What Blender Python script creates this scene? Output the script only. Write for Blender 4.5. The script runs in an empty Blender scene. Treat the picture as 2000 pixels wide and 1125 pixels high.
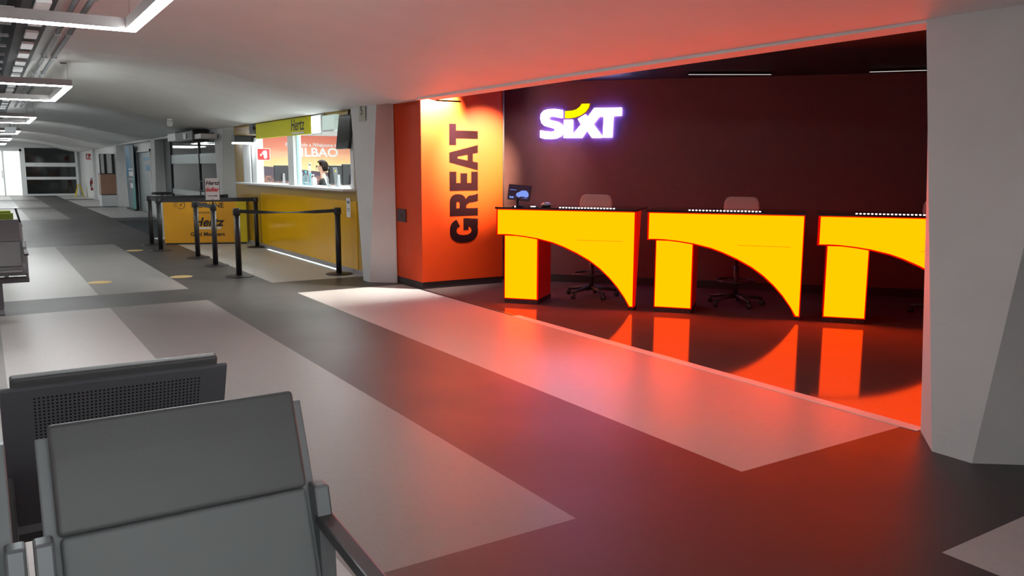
import bpy, bmesh, math, random
from mathutils import Matrix, Vector, Euler
random.seed(7)
PI = math.pi
SC = bpy.context.scene
COL = SC.collection
R = math.radians

# ------------------------------------------------------------------ materials
def lin(c):
    return tuple((x/12.92 if x <= .04045 else ((x+.055)/1.055)**2.4) for x in [v/255 for v in c])

def mat(name, col, rough=.5, metal=0., emit=None, es=0., noise=0., nscale=8., bump=0., bscale=60., spec=.5, alpha=1., trans=0., coat=0.):
    m = bpy.data.materials.new(name); m.use_nodes = True
    nt = m.node_tree; b = nt.nodes['Principled BSDF']
    b.inputs['Base Color'].default_value = (*col, 1)
    b.inputs['Roughness'].default_value = rough
    b.inputs['Metallic'].default_value = metal
    b.inputs['Specular IOR Level'].default_value = spec
    b.inputs['Alpha'].default_value = alpha
    b.inputs['Transmission Weight'].default_value = trans
    b.inputs['Coat Weight'].default_value = coat
    if emit:
        b.inputs['Emission Color'].default_value = (*emit, 1)
        b.inputs['Emission Strength'].default_value = es
    if noise or bump:
        tc = nt.nodes.new('ShaderNodeTexCoord')
        if noise:
            n = nt.nodes.new('ShaderNodeTexNoise'); n.inputs['Scale'].default_value = nscale; n.inputs['Detail'].default_value = 5
            nt.links.new(tc.outputs['Object'], n.inputs['Vector'])
            r = nt.nodes.new('ShaderNodeMapRange')
            r.inputs['From Min'].default_value = .3; r.inputs['From Max'].default_value = .7
            r.inputs['To Min'].default_value = 1-noise; r.inputs['To Max'].default_value = 1+noise
            nt.links.new(n.outputs['Fac'], r.inputs['Value'])
            mx = nt.nodes.new('ShaderNodeVectorMath'); mx.operation = 'SCALE'
            mx.inputs[0].default_value = col
            nt.links.new(r.outputs['Result'], mx.inputs['Scale'])
            nt.links.new(mx.outputs['Vector'], b.inputs['Base Color'])
        if bump:
            n2 = nt.nodes.new('ShaderNodeTexNoise'); n2.inputs['Scale'].default_value = bscale
            nt.links.new(tc.outputs['Object'], n2.inputs['Vector'])
            bp = nt.nodes.new('ShaderNodeBump'); bp.inputs['Strength'].default_value = bump; bp.inputs['Distance'].default_value = .01
            nt.links.new(n2.outputs['Fac'], bp.inputs['Height'])
            nt.links.new(bp.outputs['Normal'], b.inputs['Normal'])
    return m

def floor_mat(name, col, rough, weave=.10, spec=.5, bump=.04):
    """vinyl floor: fine woven streaks running both ways plus faint scuffs"""
    m = bpy.data.materials.new(name); m.use_nodes = True
    nt = m.node_tree; N = nt.nodes; L = nt.links; b = N['Principled BSDF']
    b.inputs['Specular IOR Level'].default_value = spec
    tc = N.new('ShaderNodeTexCoord')
    outs = []
    for sc in ((9, 160, 1), (160, 9, 1)):
        mp = N.new('ShaderNodeMapping'); mp.inputs['Scale'].default_value = sc
        L.new(tc.outputs['Object'], mp.inputs['Vector'])
        n = N.new('ShaderNodeTexNoise'); n.inputs['Scale'].default_value = 1.; n.inputs['Detail'].default_value = 2
        L.new(mp.outputs['Vector'], n.inputs['Vector']); outs.append(n.outputs['Fac'])
    ad = N.new('ShaderNodeMath'); ad.operation = 'ADD'; L.new(outs[0], ad.inputs[0]); L.new(outs[1], ad.inputs[1])
    big = N.new('ShaderNodeTexNoise'); big.inputs['Scale'].default_value = 1.3; big.inputs['Detail'].default_value = 6
    L.new(tc.outputs['Object'], big.inputs['Vector'])
    ad2 = N.new('ShaderNodeMath'); ad2.operation = 'MULTIPLY_ADD'; ad2.inputs[1].default_value = .8
    L.new(big.outputs['Fac'], ad2.inputs[0]); L.new(ad.outputs[0], ad2.inputs[2])
    r = N.new('ShaderNodeMapRange'); r.inputs['From Min'].default_value = 1.0; r.inputs['From Max'].default_value = 1.8
    r.inputs['To Min'].default_value = 1-weave; r.inputs['To Max'].default_value = 1+weave
    L.new(ad2.outputs[0], r.inputs['Value'])
    s = N.new('ShaderNodeVectorMath'); s.operation = 'SCALE'; s.inputs[0].default_value = col
    L.new(r.outputs['Result'], s.inputs['Scale']); L.new(s.outputs['Vector'], b.inputs['Base Color'])
    rr = N.new('ShaderNodeMapRange'); rr.inputs['To Min'].default_value = rough*.85; rr.inputs['To Max'].default_value = rough*1.2
    L.new(big.outputs['Fac'], rr.inputs['Value']); L.new(rr.outputs['Result'], b.inputs['Roughness'])
    bp = N.new('ShaderNodeBump'); bp.inputs['Strength'].default_value = bump; bp.inputs['Distance'].default_value = .004
    L.new(ad.outputs[0], bp.inputs['Height']); L.new(bp.outputs['Normal'], b.inputs['Normal'])
    return m

def gloss_floor(name, dif, glo, rough):
    """polished dark tile: dull body plus a faint clear reflection"""
    m = bpy.data.materials.new(name); m.use_nodes = True
    nt = m.node_tree; N = nt.nodes; L = nt.links; N.remove(N['Principled BSDF'])
    tc = N.new('ShaderNodeTexCoord'); n = N.new('ShaderNodeTexNoise'); n.inputs['Scale'].default_value = 2.; n.inputs['Detail'].default_value = 6
    L.new(tc.outputs['Object'], n.inputs['Vector'])
    r = N.new('ShaderNodeMapRange'); r.inputs['To Min'].default_value = .85; r.inputs['To Max'].default_value = 1.15; L.new(n.outputs['Fac'], r.inputs['Value'])
    s = N.new('ShaderNodeVectorMath'); s.operation = 'SCALE'; s.inputs[0].default_value = dif; L.new(r.outputs[0], s.inputs['Scale'])
    d = N.new('ShaderNodeBsdfDiffuse'); L.new(s.outputs[0], d.inputs[0])
    g = N.new('ShaderNodeBsdfGlossy'); g.inputs[0].default_value = (*glo, 1); g.inputs['Roughness'].default_value = rough
    a = N.new('ShaderNodeAddShader'); L.new(d.outputs[0], a.inputs[0]); L.new(g.outputs[0], a.inputs[1])
    L.new(a.outputs[0], N['Material Output'].inputs[0])
    return m

def emit_mat(name, col, s):
    return mat(name, (.0, .0, .0), .6, emit=col, es=s, spec=0.)

def perforated(name, col, rough):
    """painted sheet steel with a rectangular field of small round holes, object space"""
    m = mat(name, col, rough); nt = m.node_tree; N = nt.nodes; L = nt.links; b = N['Principled BSDF']
    tc = N.new('ShaderNodeTexCoord'); sx = N.new('ShaderNodeSeparateXYZ'); L.new(tc.outputs['Object'], sx.inputs[0])
    def mth(op, a, bb=None, c=None):
        n = N.new('ShaderNodeMath'); n.operation = op
        for i, v in enumerate((a, bb, c)):
            if v is None: continue
            if isinstance(v, (int, float)): n.inputs[i].default_value = v
            else: L.new(v, n.inputs[i])
        return n.outputs[0]
    P = .0113
    fx = mth('SUBTRACT', mth('FRACT', mth('DIVIDE', mth('ADD', sx.outputs['X'], 5), P)), .5)
    fz = mth('SUBTRACT', mth('FRACT', mth('DIVIDE', sx.outputs['Z'], P)), .5)
    d = mth('SQRT', mth('ADD', mth('MULTIPLY', fx, fx), mth('MULTIPLY', fz, fz)))
    hole = mth('LESS_THAN', d, .27)
    # field limits: local x within +-.23 of the seat centre (pitch .68), z .52-.885
    xm = mth('SUBTRACT', mth('MULTIPLY', mth('FRACT', mth('ADD', mth('DIVIDE', sx.outputs['X'], .68), 20.5)), .68), .34)
    inx = mth('LESS_THAN', mth('ABSOLUTE', xm), .23)
    inz = mth('MULTIPLY', mth('GREATER_THAN', sx.outputs['Z'], .50), mth('LESS_THAN', sx.outputs['Z'], .892))
    f = mth('MULTIPLY', hole, mth('MULTIPLY', inx, inz))
    mx = N.new('ShaderNodeMix'); mx.data_type = 'RGBA'
    L.new(f, mx.inputs['Factor']); mx.inputs[6].default_value = (*col, 1); mx.inputs[7].default_value = (.004, .004, .005, 1)
    L.new(mx.outputs[2], b.inputs['Base Color'])
    return m

def glass_mat(name, tint, opac, rough=.03):
    m = bpy.data.materials.new(name); m.use_nodes = True
    nt = m.node_tree; N = nt.nodes; L = nt.links
    N.remove(N['Principled BSDF']); out = N['Material Output']
    t = N.new('ShaderNodeBsdfTransparent'); t.inputs[0].default_value = (*tint, 1)
    g = N.new('ShaderNodeBsdfGlossy'); g.inputs['Roughness'].default_value = rough
    fr = N.new('ShaderNodeFresnel'); fr.inputs['IOR'].default_value = 1.5
    mx = N.new('ShaderNodeMixShader'); L.new(fr.outputs[0], mx.inputs[0]); L.new(t.outputs[0], mx.inputs[1]); L.new(g.outputs[0], mx.inputs[2])
    if opac:
        d = N.new('ShaderNodeBsdfDiffuse'); d.inputs[0].default_value = (.75, .78, .78, 1)
        m2 = N.new('ShaderNodeMixShader'); m2.inputs[0].default_value = opac
        L.new(mx.outputs[0], m2.inputs[1]); L.new(d.outputs[0], m2.inputs[2]); L.new(m2.outputs[0], out.inputs[0])
    else: L.new(mx.outputs[0], out.inputs[0])
    return m

def mural_mat():
    """sunset mural: vertical colour bands warped by noise, dark hill and town low on the left"""
    m = mat('mural_print', (1, .5, .3), .5); nt = m.node_tree; N = nt.nodes; L = nt.links; b = N['Principled BSDF']
    tc = N.new('ShaderNodeTexCoord'); sx = N.new('ShaderNodeSeparateXYZ'); L.new(tc.outputs['Object'], sx.inputs[0])
    mp = N.new('ShaderNodeMapping'); mp.inputs['Scale'].default_value = (.8, 1, 5); mp.inputs['Rotation'].default_value = (0, .12, 0)
    L.new(tc.outputs['Object'], mp.inputs['Vector'])
    n = N.new('ShaderNodeTexNoise'); n.inputs['Scale'].default_value = 1.2; n.inputs['Detail'].default_value = 4
    L.new(mp.outputs[0], n.inputs['Vector'])
    a = N.new('ShaderNodeMath'); a.operation = 'MULTIPLY_ADD'; a.inputs[1].default_value = .30
    L.new(n.outputs['Fac'], a.inputs[0]); L.new(sx.outputs['Z'], a.inputs[2])
    r = N.new('ShaderNodeMapRange'); r.inputs['From Min'].default_value = 1.35; r.inputs['From Max'].default_value = 2.45
    L.new(a.outputs[0], r.inputs['Value'])
    cr = N.new('ShaderNodeValToRGB'); L.new(r.outputs[0], cr.inputs[0])
    e = cr.color_ramp.elements
    e[0].position = 0; e[0].color = (.30, .14, .13, 1)
    e[1].position = 1; e[1].color = (.85, .17, .12, 1)
    for p, c in ((.12, (.75, .42, .30)), (.28, (.95, .72, .38)), (.42, (.95, .62, .28)), (.55, (.95, .50, .30)), (.72, (.85, .28, .18))):
        k = e.new(p); k.color = (*c, 1)
    # hill: dark where z < hill(x)
    h = N.new('ShaderNodeMapRange'); h.inputs['From Min'].default_value = 4.9; h.inputs['From Max'].default_value = 6.6
    h.inputs['To Min'].default_value = 1.50; h.inputs['To Max'].default_value = 1.36; L.new(sx.outputs['X'], h.inputs['Value'])
    s2 = N.new('ShaderNodeMath'); s2.operation = 'MULTIPLY_ADD'; s2.inputs[1].default_value = .12
    L.new(n.outputs['Fac'], s2.inputs[0]); L.new(h.outputs[0], s2.inputs[2])
    lt = N.new('ShaderNodeMath'); lt.operation = 'LESS_THAN'; L.new(sx.outputs['Z'], lt.inputs[0]); L.new(s2.outputs[0], lt.inputs[1])
    v = N.new('ShaderNodeTexVoronoi'); v.inputs['Scale'].default_value = 22; L.new(tc.outputs['Object'], v.inputs['Vector'])
    c2 = N.new('ShaderNodeMix'); c2.data_type = 'RGBA'; c2.inputs[6].default_value = (.10, .07, .10, 1); c2.inputs[7].default_value = (.45, .22, .16, 1)
    l3 = N.new('ShaderNodeMath'); l3.operation = 'LESS_THAN'; l3.inputs[1].default_value = 1.36; L.new(sx.outputs['Z'], l3.inputs[0])
    l4 = N.new('ShaderNodeMath'); l4.operation = 'MULTIPLY'; L.new(l3.outputs[0], l4.inputs[0]); L.new(v.outputs['Color'], l4.inputs[1])
    L.new(l4.outputs[0], c2.inputs['Factor'])
    mx = N.new('ShaderNodeMix'); mx.data_type = 'RGBA'; L.new(lt.outputs[0], mx.inputs['Factor']); L.new(cr.outputs[0], mx.inputs[6]); L.new(c2.outputs[2], mx.inputs[7])
    L.new(mx.outputs[2], b.inputs['Base Color'])
    return m

def grad_mat(name, stops, zmin, zmax, rough=.5):
    m = mat(name, (1, 1, 1), rough); nt = m.node_tree; N = nt.nodes; L = nt.links
    tc = N.new('ShaderNodeTexCoord'); sx = N.new('ShaderNodeSeparateXYZ'); L.new(tc.outputs['Object'], sx.inputs[0])
    r = N.new('ShaderNodeMapRange'); r.inputs['From Min'].default_value = zmin; r.inputs['From Max'].default_value = zmax
    L.new(sx.outputs['Z'], r.inputs['Value']); cr = N.new('ShaderNodeValToRGB'); L.new(r.outputs[0], cr.inputs[0])
    e = cr.color_ramp.elements
    e[0].position, e[0].color = stops[0][0], (*stops[0][1], 1); e[1].position, e[1].color = stops[-1][0], (*stops[-1][1], 1)
    for p, c in stops[1:-1]:
        k = e.new(p); k.color = (*c, 1)
    L.new(cr.outputs[0], N['Principled BSDF'].inputs['Base Color'])
    return m

M = dict(
    fl_light=floor_mat('vinyl_light', (.48, .465, .45), .36, spec=.35),
    fl_mid=floor_mat('vinyl_mid', (.235, .222, .212), .38, spec=.4),
    fl_dark=floor_mat('vinyl_dark', (.034, .028, .027), .46, weave=.18, spec=.95),
    fl_booth=gloss_floor('booth_floor_tile', (.11, .075, .07), (.085, .08, .08), .07),
    fl_shop=floor_mat('shop_floor', (.25, .25, .25), .3),
    concrete=mat('painted_concrete', (.66, .66, .66), .62, noise=.04, nscale=2.5, bump=.12, bscale=35),
    ceiling=mat('ceiling_concrete', (.84, .84, .835), .55, noise=.03, nscale=1.5, bump=.06, bscale=20),
    darkdeck=mat('dark_deck', (.05, .052, .06), .7, noise=.2),
    white=mat('white_paint', (.82, .83, .82), .5, noise=.03),
    brightwhite=mat('white_lacquer', (.82, .84, .85), .35),
    sill=mat('white_sill', (.92, .90, .88), .4, spec=.4, noise=.05, nscale=20),
    greywall=mat('grey_wall', (.17, .18, .19), .6, noise=.06),
    led=emit_mat('led_diffuser', (.96, 1, 1), 41.),
    alu=mat('aluminium_profile', (.45, .42, .42), .4, metal=.2),
    orange=mat('orange_panel', (.66, .052, .0025), .5, spec=.4),
    letters=mat('dark_vinyl_letters', (.016, .002, .004), .8, spec=.08),
    maroon=mat('dark_plinth', (.03, .02, .022), .35),
    backwall=mat('dark_back_wall', (.175, .070, .078), .6, noise=.05),
    boothceil=mat('booth_ceiling', (.030, .022, .022), .45, noise=.3, nscale=1.2),
    deskglow=emit_mat('backlit_yellow_acrylic', (1., .057, .0), 10.8),
    deskedge=emit_mat('red_edge_acrylic', (1., .004, .0), .75),
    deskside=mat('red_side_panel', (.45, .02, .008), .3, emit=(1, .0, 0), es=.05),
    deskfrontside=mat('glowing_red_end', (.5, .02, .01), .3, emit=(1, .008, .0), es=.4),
    desktop=mat('black_gloss_top', (.012, .008, .010), .08),
    desktrim=mat('desk_seam', (.3, .1, 0), .5),
    signwhite=emit_mat('sign_white', (.52, .50, 1.), 16.0),
    signblue=emit_mat('sign_side_glow', (.12, .10, 1.), 14.0),
    signyellow=emit_mat('sign_yellow', (1., .86, .0), 1.15),
    signedge=emit_mat('sign_yellow_side', (.5, .02, .0), .6),
    ledsmall=emit_mat('small_led', (1, .9, .92), 4.),
    ledthin=emit_mat('thin_led', (1, .95, .9), .8),
    stool=mat('beige_upholstery', (.58, .50, .46), .7, bump=.1, bscale=300),
    blackplastic=mat('black_plastic', (.02, .02, .022), .45),
    blackmetal=mat('black_powder_coat', (.016, .013, .015), .42),
    belt=mat('black_webbing', (.02, .02, .026), .6),
    seatpad=mat('grey_polyurethane_pad', (.25, .275, .28), .42, bump=.05, bscale=400),
    headpad=mat('dark_headrest_pad', (.17, .18, .185), .40, bump=.05, bscale=400),
    shell=mat('grey_steel_shell', (.33, .365, .38), .40),
    shellback=perforated('dark_perforated_shell', (.20, .21, .24), .45),
    armgrey=mat('grey_armrest', (.30, .33, .345), .35, metal=.3),
    armdark=mat('dark_armrest_bar', (.13, .13, .14), .35, metal=.3),
    green=mat('olive_green_pad', (.20, .27, .01), .45),
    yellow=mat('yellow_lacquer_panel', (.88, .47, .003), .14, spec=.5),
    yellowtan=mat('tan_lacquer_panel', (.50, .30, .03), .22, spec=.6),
    yellowsign=mat('yellow_sign', (.76, .72, .005), .5, spec=.15),
    yellowboard=mat('orange_yellow_board', (.78, .36, .01), .45),
    yellowside=mat('bright_yellow_board', (.75, .55, .0), .45),
    ink=mat('black_print', (.015, .012, .012), .5),
    inkwhite=mat('white_print', (.85, .85, .85), .5),
    inkred=mat('red_print', (.55, .03, .04), .5),
    mural=mural_mat(),
    signwhiteboard=mat('paper_sign', (.55, .50, .50), .5),
    screen=mat('dark_screen', (.008, .009, .012), .12),
    skin=mat('skin', (.62, .36, .26), .5),
    hair=mat('brown_hair', (.009, .004, .003), .6, spec=.12, noise=.3, nscale=60),
    cloth=mat('black_cloth', (.018, .022, .024), .8),
    steel=mat('brushed_steel', (.55, .55, .56), .3, metal=1),
    clearpl=glass_mat('clear_plastic', (.85, .9, .92), .25),
    bottle=glass_mat('blue_plastic', (.45, .75, .85), .15),
    cyan=mat('cyan_cap', (.05, .55, .55), .4),
    glass=glass_mat('clear_glass', (.82, .88, .88), 0),
    frost=glass_mat('frosted_band', (.8, .85, .85), .45, .3),
    darkglass=mat('dark_glazing', (.012, .014, .016), .06, spec=.8),
    frostlit=mat('lit_frosted_glass', (.7, .72, .72), .4, emit=(.95, 1, .97), es=.95),
    wood=mat('light_wood_veneer', (.44, .25, .17), .45, noise=.08, nscale=3),
    shutter=mat('shutter_grey', (.30, .34, .35), .4),
    banner=grad_mat('banner_print', ((0., (.10, .14, .18)), (.25, (.05, .30, .28)), (.45, (.12, .2, .22)), (.7, (.05, .25, .42)), (1., (.02, .27, .50))), .05, 2.3),
    tealboard=mat('teal_board', (.06, .30, .28), .5),
    bluepost=mat('blue_poster', (.01, .22, .42), .4),
    redsign=mat('red_safety_sign', (.62, .03, .03), .45),
    red=mat('red_cylinder', (.38, .02, .02), .35),
    floordecal=mat('yellow_floor_decal', (.62, .42, .16), .4, noise=.15, nscale=30),
    matdark=mat('dark_entrance_mat', (.022, .025, .03), .95, bump=.3, bscale=300),
    lamp=emit_mat('booth_lamp', (.92, 1, 1), 20.),
    ductglow=mat('duct_glow_paint', (.6, .75, .68), .4, emit=(.8, 1, .92), es=.35),  # weak emission puts lamp glare into the duct colour; no lamp itself
    switch=mat('dark_switch', (.05, .03, .035), .4),
    carblue=emit_mat('screen_blue', (.25, .38, 1.), .9),
    screenlit=mat('lit_dark_screen', (.01, .008, .02), .15, emit=(.12, .02, .12), es=.12),
    yellowpl=mat('yellow_plastic', (.75, .6, .02), .4),
)

# ------------------------------------------------------------------ mesh builder
class MB:
    def __init__(s): s.v = []; s.f = []; s.mi = []; s.sm = []
    def add(s, vs, fs, mi=0, smooth=False, T=None):
        o = len(s.v)
        s.v += [tuple(T @ Vector(v)) if T is not None else tuple(v) for v in vs]
        for f in fs: s.f.append(tuple(i+o for i in f)); s.mi.append(mi); s.sm.append(smooth)
        return s
    def box(s, x0, x1, y0, y1, z0, z1, mi=0, T=None):
        v = [(x, y, z) for z in (z0, z1) for y in (y0, y1) for x in (x0, x1)]
        return s.add(v, [(0, 2, 3, 1), (4, 5, 7, 6), (0, 1, 5, 4), (2, 6, 7, 3), (0, 4, 6, 2), (1, 3, 7, 5)], mi, T=T)
    def prism(s, poly, h0, h1, plane='xy', mi=0, T=None, side=None, smooth=False):
        """poly extruded; plane xy -> along z; xz -> along y; yz -> along x"""
        def P(a, b, h): return {'xy': (a, b, h), 'xz': (a, h, b), 'yz': (h, a, b)}[plane]
        n = len(poly)
        v = [P(a, b, h0) for a, b in poly] + [P(a, b, h1) for a, b in poly]
        s.add(v, [tuple(range(n))], mi, T=T); o = len(s.v)-2*n
        s.f.append(tuple(range(o+2*n-1, o+n-1, -1))); s.mi.append(mi); s.sm.append(False)
        for i in range(n):
            j = (i+1) % n
            s.f.append((o+i, o+n+i, o+n+j, o+j)); s.mi.append(mi if side is None else side); s.sm.append(smooth)
        return s
    def lathe(s, prof, n=24, T=None, mi=0, smooth=True):
        v = []; f = []
        for r, z in prof:
            for i in range(n):
                a = 2*PI*i/n; v.append((r*math.cos(a), r*math.sin(a), z))
        for k in range(len(prof)-1):
            for i in range(n):
                j = (i+1) % n; f.append((k*n+i, k*n+j, (k+1)*n+j, (k+1)*n+i))
        f.append(tuple(range(n-1, -1, -1))); f.append(tuple((len(prof)-1)*n+i for i in range(n)))
        return s.add(v, f, mi, smooth, T)
    def tube(s, pts, r, n=10, mi=0, T=None, smooth=True, ry=None):
        pts = [Vector(p) for p in pts]; v = []; f = []
        up0 = Vector((0, 0, 1))
        for k, p in enumerate(pts):
            d = (pts[min(k+1, len(pts)-1)]-pts[max(k-1, 0)]).normalized()
            u = up0 if abs(d.z) < .95 else Vector((0, 1, 0))
            a = d.cross(u).normalized(); b = a.cross(d).normalized()
            rr = r[k] if isinstance(r, (list, tuple)) else r
            for i in range(n):
                t = 2*PI*i/n; v.append(p+a*rr*math.cos(t)+b*(ry if ry else rr)*math.sin(t))
        for k in range(len(pts)-1):
            for i in range(n):
                j = (i+1) % n; f.append((k*n+i, k*n+j, (k+1)*n+j, (k+1)*n+i))
        f.append(tuple(range(n-1, -1, -1))); f.append(tuple((len(pts)-1)*n+i for i in range(n)))
        return s.add(v, f, mi, smooth, T)
    def build(s, name, mats, parent=None, bevel=0., seg=2, loc=None, rot=None):
        me = bpy.data.meshes.new(name); me.from_pydata(s.v, [], s.f)
        if not isinstance(mats, (list, tuple)): mats = [mats]
        for m in mats: me.materials.append(m)
        me.polygons.foreach_set('material_index', s.mi); me.polygons.foreach_set('use_smooth', s.sm)
        bm = bmesh.new(); bm.from_mesh(me)
        ng = [f for f in bm.faces if len(f.verts) > 4 and not f.smooth]
        if ng: bmesh.ops.triangulate(bm, faces=ng)
        bmesh.ops.recalc_face_normals(bm, faces=bm.faces[:])
        bm.to_mesh(me); bm.free(); me.update()
        o = bpy.data.objects.new(name, me); COL.objects.link(o)
        if parent: o.parent = parent
        if loc: o.location = loc
        if rot: o.rotation_euler = rot
        if bevel:
            b = o.modifiers.new('bevel', 'BEVEL'); b.width = bevel; b.segments = seg; b.limit_method = 'ANGLE'; b.angle_limit = R(40)
        return o

def thing(name, label, cat, loc=(0, 0, 0), rz=0, group=None):
    o = bpy.data.objects.new(name, None); COL.objects.link(o); o.empty_display_size = .1
    o.location = loc; o.rotation_euler = (0, 0, rz); o['label'] = label; o['category'] = cat
    if group: o['group'] = group
    return o
def tag(o, label, cat, group=None):
    o['label'] = label; o['category'] = cat
    if group: o['group'] = group
    return o
def struct(o, label, cat):
    o['kind'] = 'structure'; o['label'] = label; o['category'] = cat; return o
def dup(root, loc, rz, label):
    r = root.copy(); COL.objects.link(r); r.location = loc; r.rotation_euler = (0, 0, rz); r['label'] = label
    for ch in list(root.children):
        c = ch.copy(); COL.objects.link(c); c.parent = r
        for g in list(ch.children):
            d = g.copy(); COL.objects.link(d); d.parent = c
    return r

def text(name, body, size, m, parent=None, loc=(0, 0, 0), rz=0., ext=.001, shear=0., bold=0., sx=1., align='CENTER', spacing=1.):
    cu = bpy.data.curves.new('t', 'FONT'); cu.body = body; cu.size = size; cu.extrude = ext; cu.shear = shear; cu.offset = bold
    cu.align_x = align; cu.align_y = 'CENTER'; cu.space_character = spacing
    t = bpy.data.objects.new('t', cu); COL.objects.link(t)
    dg = bpy.context.evaluated_depsgraph_get(); dg.update()
    me = bpy.data.meshes.new_from_object(t.evaluated_get(dg)); me.name = name
    bpy.data.objects.remove(t); bpy.data.curves.remove(cu)
    me.materials.clear(); me.materials.append(m)
    me.transform(Matrix.Diagonal((sx, 1, 1, 1)))
    me.transform(Euler((PI/2, 0, 0)).to_matrix().to_4x4())
    o = bpy.data.objects.new(name, me); COL.objects.link(o)
    if parent: o.parent = parent
    o.location = loc; o.rotation_euler = (0, 0, rz)
    return o
FACE_X = -PI/2   # text on a wall that faces -X

# ------------------------------------------------------------------ floor
def floor():
    xs = [-4, .04, 1.08, 2.12, 3.19, 4.63]
    P = 8.14; ys = [-4.]; tags = ['p']
    gaps = [(1.70, 2.76), (9.90, 10.95), (18.05, 19.1), (26.2, 27.24), (34.3, 35.4), (42.5, 43.55)]
    segs = []; y = -4.
    for a, b in gaps: segs.append((y, a, 'p')); segs.append((a, b, 'g')); y = b
    segs.append((y, 49.7, 'p'))
    segs = [(a, b, 'g' if (k == 'p' and abs(a-19.1) < .01) else k) for a, b, k in segs]   # one long dark bay
    mb = MB()
    for y0, y1, k in segs:
        for i in range(5):
            mi = 2 if k == 'g' or i == 3 else (1 if i in (0, 2) else 0)
            if xs[i] == -4: mi = 1 if k == 'p' else 2
            mb.add([(xs[i], y0, 0), (xs[i+1], y0, 0), (xs[i+1], y1, 0), (xs[i], y1, 0)], [(0, 1, 2, 3)], mi)
    # booth floor and the rooms behind the arcade
    mb.add([(4.63, -4, 0), (13, -4, 0), (13, 10.95, 0), (4.63, 10.95, 0)], [(0, 1, 2, 3)], 3)
    mb.add([(4.63, 10.95, 0), (13, 10.95, 0), (13, 49.7, 0), (4.63, 49.7, 0)], [(0, 1, 2, 3)], 4)
    o = mb.build('floor', [M['fl_light'], M['fl_mid'], M['fl_dark'], M['fl_booth'], M['fl_shop']])
    struct(o, 'vinyl floor laid in light, mid and dark grey rectangles', 'floor')
floor()

# ------------------------------------------------------------------ ceiling (low concrete vaults between the pillars)
BASE = [(.42, 2.83), (1.0, 2.81), (1.4, 2.79), (1.9, 2.75), (2.4, 2.69), (2.9, 2.585), (3.5, 2.465), (4.0, 2.375), (4.38, 2.345)]
def interp(T, x):
    if x <= T[0][0]: return T[0][1]
    for (a, b), (c, d) in zip(T, T[1:]):
        if x <= c:
            t = (x-a)/(c-a); return b+(d-b)*t
    return T[-1][1]
PY = [-5.8, 2.3, 10.42, 18.5, 26.6, 34.7, 42.8, 51.]
def ceil_z(x, y):
    z = interp(BASE, x)
    for a, b in zip(PY, PY[1:]):
        if a <= y <= b:
            t = (y-a)/(b-a); s = math.sin(PI*t)
            A = .14*max(0, min(1, (4.5-x)/1.6))*max(.35, min(1, (x-.1)/1.2))
            sag = max(0, y-30)*.004
            return z + A*s - sag
    return z
def ceiling():
    xs = [.42+(4.38-.42)*i/22 for i in range(23)]
    ys = []
    for a, b in zip(PY, PY[1:]): ys += [a+(b-a)*k/20 for k in range(20)]
    ys = [y for y in ys if -4 <= y <= 49.6] + [49.7]; ys = [-4.] + ys
    v = [(x, y, ceil_z(x, y)) for y in ys for x in xs]; n = len(xs)
    f = [(j*n+i, j*n+i+1, (j+1)*n+i+1, (j+1)*n+i) for j in range(len(ys)-1) for i in range(n-1)]
    mb = MB().add(v, f, 0, True)
    o = mb.build('ceiling', [M['ceiling'], M['darkdeck']])
    # keep the crease at every pillar line sharp
    me = o.data
    yset = [round(p, 3) for p in PY]
    for e in me.edges:
        a, b = me.vertices[e.vertices[0]].co, me.vertices[e.vertices[1]].co
        if round(a.y, 3) == round(b.y, 3) and round(a.y, 3) in yset: e.use_edge_sharp = True
    struct(o, 'pale concrete vaulted ceiling over the corridor', 'ceiling')
    # roof deck above everything
    d = MB().box(-4.1, 13.1, -4.1, 50, 3.25, 3.35)
    d.box(.36, .42, -4, 49.7, 2.80, 3.25)
    struct(d.build('ceiling_deck', M['darkdeck']), 'dark roof deck seen through the open ceiling slot', 'ceiling')
ceiling()
# shallow seam lines in the concrete at the pillar line of the left pillar
def trims():
    # beam of the booth opening: three narrow facets, then an upright face into the booth
    prof = [(4.36, 2.335), (4.47, 2.356), (4.58, 2.336), (4.72, 2.368), (4.74, 2.70), (4.80, 3.25), (4.36, 3.25)]
    mb = MB().prism(prof, 2.5, 8.86, 'xz')
    struct(mb.build('trim_1', M['ceiling']), 'faceted concrete beam over the wide booth opening', 'beam')
    # edge of the vault above the other bays
    mb = MB().box(4.34, 4.66, 8.86, 18.1, 2.375, 3.25)
    mb.box(4.34, 4.66, 18.1, 49.7, 2.32, 3.25); mb.box(4.34, 4.80, -4, 2.5, 2.345, 3.25)
    struct(mb.build('trim_2', M['ceiling']), 'straight ceiling edge above the arcade', 'beam')
    # white slats across the dark slot
    mb = MB()
    y = -1.2
    while y < 49: mb.box(-1.9, .34, y, y+.03, 2.86, 2.89); y += .87
    struct(mb.build('trim_3', M['white']), 'thin white slats crossing the dark ceiling slot', 'ceiling slats')
    # strip with square white panels
    mb = MB(); y = -3.9
    mb.box(.40, .60, -4, 30, 2.815, 2.90)
    struct(mb.build('trim_4', M['darkdeck']), 'grey tray beside the ceiling slot', 'cable tray')
    # sill
    mb = MB().box(4.595, 4.69, 2.66, 7.15, 0, .003)
    struct(mb.build('trim_5', M['sill']), 'white threshold strip between corridor and booth floor', 'threshold')
    mb = MB().box(4.615, 4.655, 7.15, 9.36, 0, .006)
    struct(mb.build('trim_6', M['maroon']), 'dark joint strip at the end of the threshold', 'threshold')
trims()
k = 0
y = 5.9
first = None
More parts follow.
